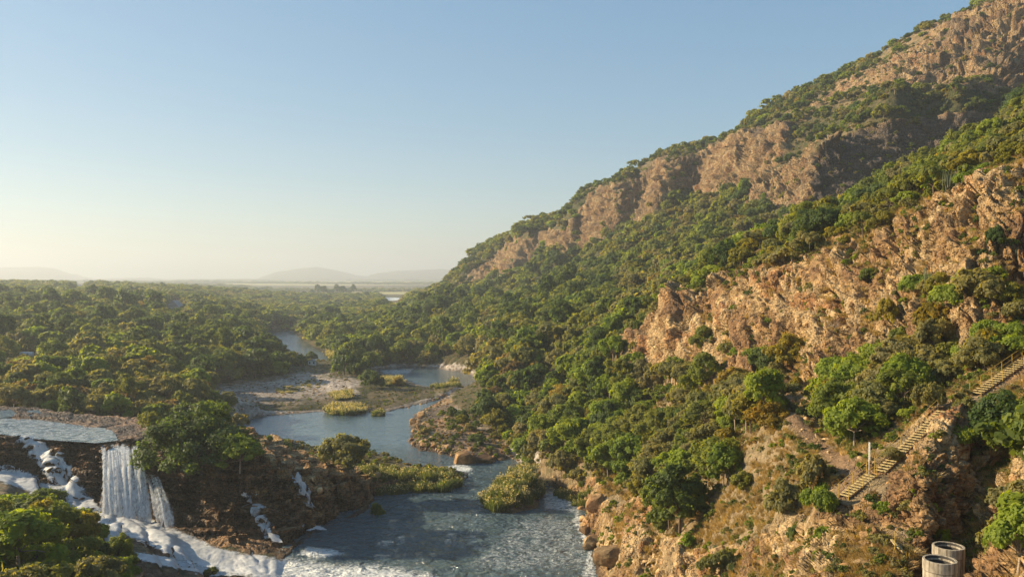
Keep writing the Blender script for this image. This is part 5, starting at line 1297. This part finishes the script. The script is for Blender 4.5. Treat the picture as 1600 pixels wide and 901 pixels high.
# concrete shafts
def conc():
    t = NT('stained_concrete'); p = t.pos(obj=True); n = t.noise(p, 2.2, 6, .7); st_ = t.noise(t.pos((6, 6, .35), True), 1.0, 5, .65)
    z = t.n('ShaderNodeSeparateXYZ', i_0=p).outputs[2]
    c = t.ramp(n, [(.3, (.30, .27, .22)), (.6, (.48, .43, .35)), (.8, (.56, .51, .43))])
    c = t.mix(.85, c, t.ramp(st_, [(.36, (.22, .19, .16)), (.52, (.85, .83, .8)), (.65, (1.1, 1.08, 1.0))]), 'MULTIPLY')
    return t.done(t.pbr(c, .88, t.bump(n, .5, .04), .25))
M['concrete'] = conc()
def shaft(px, py, rpx, D, label):
    r = rpx/FPX*D; c = W(px, py, D); seg = 48
    e = bpy.data.objects.new('concrete_shaft', None); COL.objects.link(e); e.location = c; tag(e, label, 'shaft')
    def ringmesh(prof, nm, mt):
        bm = bmesh.new(); rs = [[bm.verts.new((math.cos(k/seg*math.tau)*q, math.sin(k/seg*math.tau)*q, z)) for k in range(seg)] for q, z in prof]
        for a, b in zip(rs, rs[1:]):
            for k in range(seg): bm.faces.new((a[k], a[(k+1) % seg], b[(k+1) % seg], b[k]))
        return link(nm, bm_mesh(bm, nm, mt, False), e)
    ringmesh([(r*.97, -.62), (r*.97, -1.6), (r*.965, -3), (r*.97, -9)], 'wall', M['concrete'])
    ringmesh([(r*.94, -.60), (r*.985, -.6), (r, -.57), (r*1.0, -.03), (r*.985, 0), (r*.86, 0), (r*.84, -.03), (r*.84, -.6)], 'rim', M['concrete'])
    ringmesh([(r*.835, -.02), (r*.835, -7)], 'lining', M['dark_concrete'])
    o = ringmesh([(r*.83, -.16), (r*.79, -.18), (r*.79, -.26), (r*.83, -.28)], 'ledge', M['concrete'])
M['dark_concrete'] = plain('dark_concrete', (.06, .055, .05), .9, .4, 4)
shaft(1468.5, 873, 25, 48, 'nearer round concrete shaft, open topped and streaked with dark stains')
shaft(1482, 852, 23.5, 52, 'farther round concrete shaft half hidden behind its twin')
# ------------------------------------------------------------------ buildings far off
M['roof_grey'] = plain('roof_grey', (.22, .22, .22), .6, .2, 1); M['plaster'] = plain('plaster', (.62, .60, .55), .8, .1, 1); M['glass_dark'] = plain('glass_dark', (.03, .035, .04), .2, .1, 1)
def house(px, py, w_, d_, h_, rh, label, nm='house', rz=0.):
    p = HIT(px, py); e = bpy.data.objects.new(nm, None); COL.objects.link(e); e.location = p; e.rotation_euler = (0, 0, rz); tag(e, label, 'building')
    bm = bmesh.new(); box_into(bm, (0, 0, h_/2-.5), (w_, d_, h_+1)); link('wall', bm_mesh(bm, 'wall', M['plaster'], False), e)
    bm = bmesh.new(); v = [bm.verts.new(q) for q in [(-w_*.56, -d_*.56, h_), (w_*.56, -d_*.56, h_), (w_*.56, d_*.56, h_), (-w_*.56, d_*.56, h_), (0, -d_*.56, h_+rh), (0, d_*.56, h_+rh)]]
    for f in ((0, 1, 4), (2, 3, 5), (1, 2, 5, 4), (3, 0, 4, 5), (0, 3, 2, 1)): bm.faces.new([v[k] for k in f])
    link('roof', bm_mesh(bm, 'roof', M['roof_grey'], False), e)
    for s in (-.28, .28):
        bm = bmesh.new(); box_into(bm, (s*w_, -d_*.5-.03, h_*.55), (w_*.2, .08, h_*.4)); link('window', bm_mesh(bm, 'window', M['glass_dark'], False), e)
    return p
house(274, 484, 9, 10, 2.6, 5, 'grey steep gabled roof of a lodge standing in the hazy forest')
house(125, 447, 13, 7, 3.2, 1.4, 'small white building low on the wooded skyline at left')
house(488, 570, 3.2, 2.4, 2.0, .7, 'tiny white hut by the bend of the far river', 'hut')
# caravan in the clearing at left
p = HIT(42, 560); e = bpy.data.objects.new('caravan', None); COL.objects.link(e); e.location = p; tag(e, 'small white caravan parked among the trees at the left edge', 'caravan')
bm = bmesh.new(); box_into(bm, (0, 0, 1.55), (4.6, 2.1, 1.9)); bmesh.ops.bevel(bm, geom=bm.edges[:], offset=.3, segments=3); link('body', bm_mesh(bm, 'body', M['white']), e)
bm = bmesh.new(); box_into(bm, (-.9, -1.06, 1.8), (1.1, .04, .6)); link('window', bm_mesh(bm, 'window', M['glass_dark'], False), e)
bm = bmesh.new(); box_into(bm, (.9, -1.06, 1.5), (.7, .04, 1.5)); link('door', bm_mesh(bm, 'door', M['grey_post'], False), e)
for s in (-1, 1):
    bm = bmesh.new(); tube_into(bm, [(0, s*.85, .35), (0, s*1.02, .35)], [.35, .35], 16); link('wheel', bm_mesh(bm, 'wheel', M['glass_dark'], False), e)
print('things', time.time()-T0)
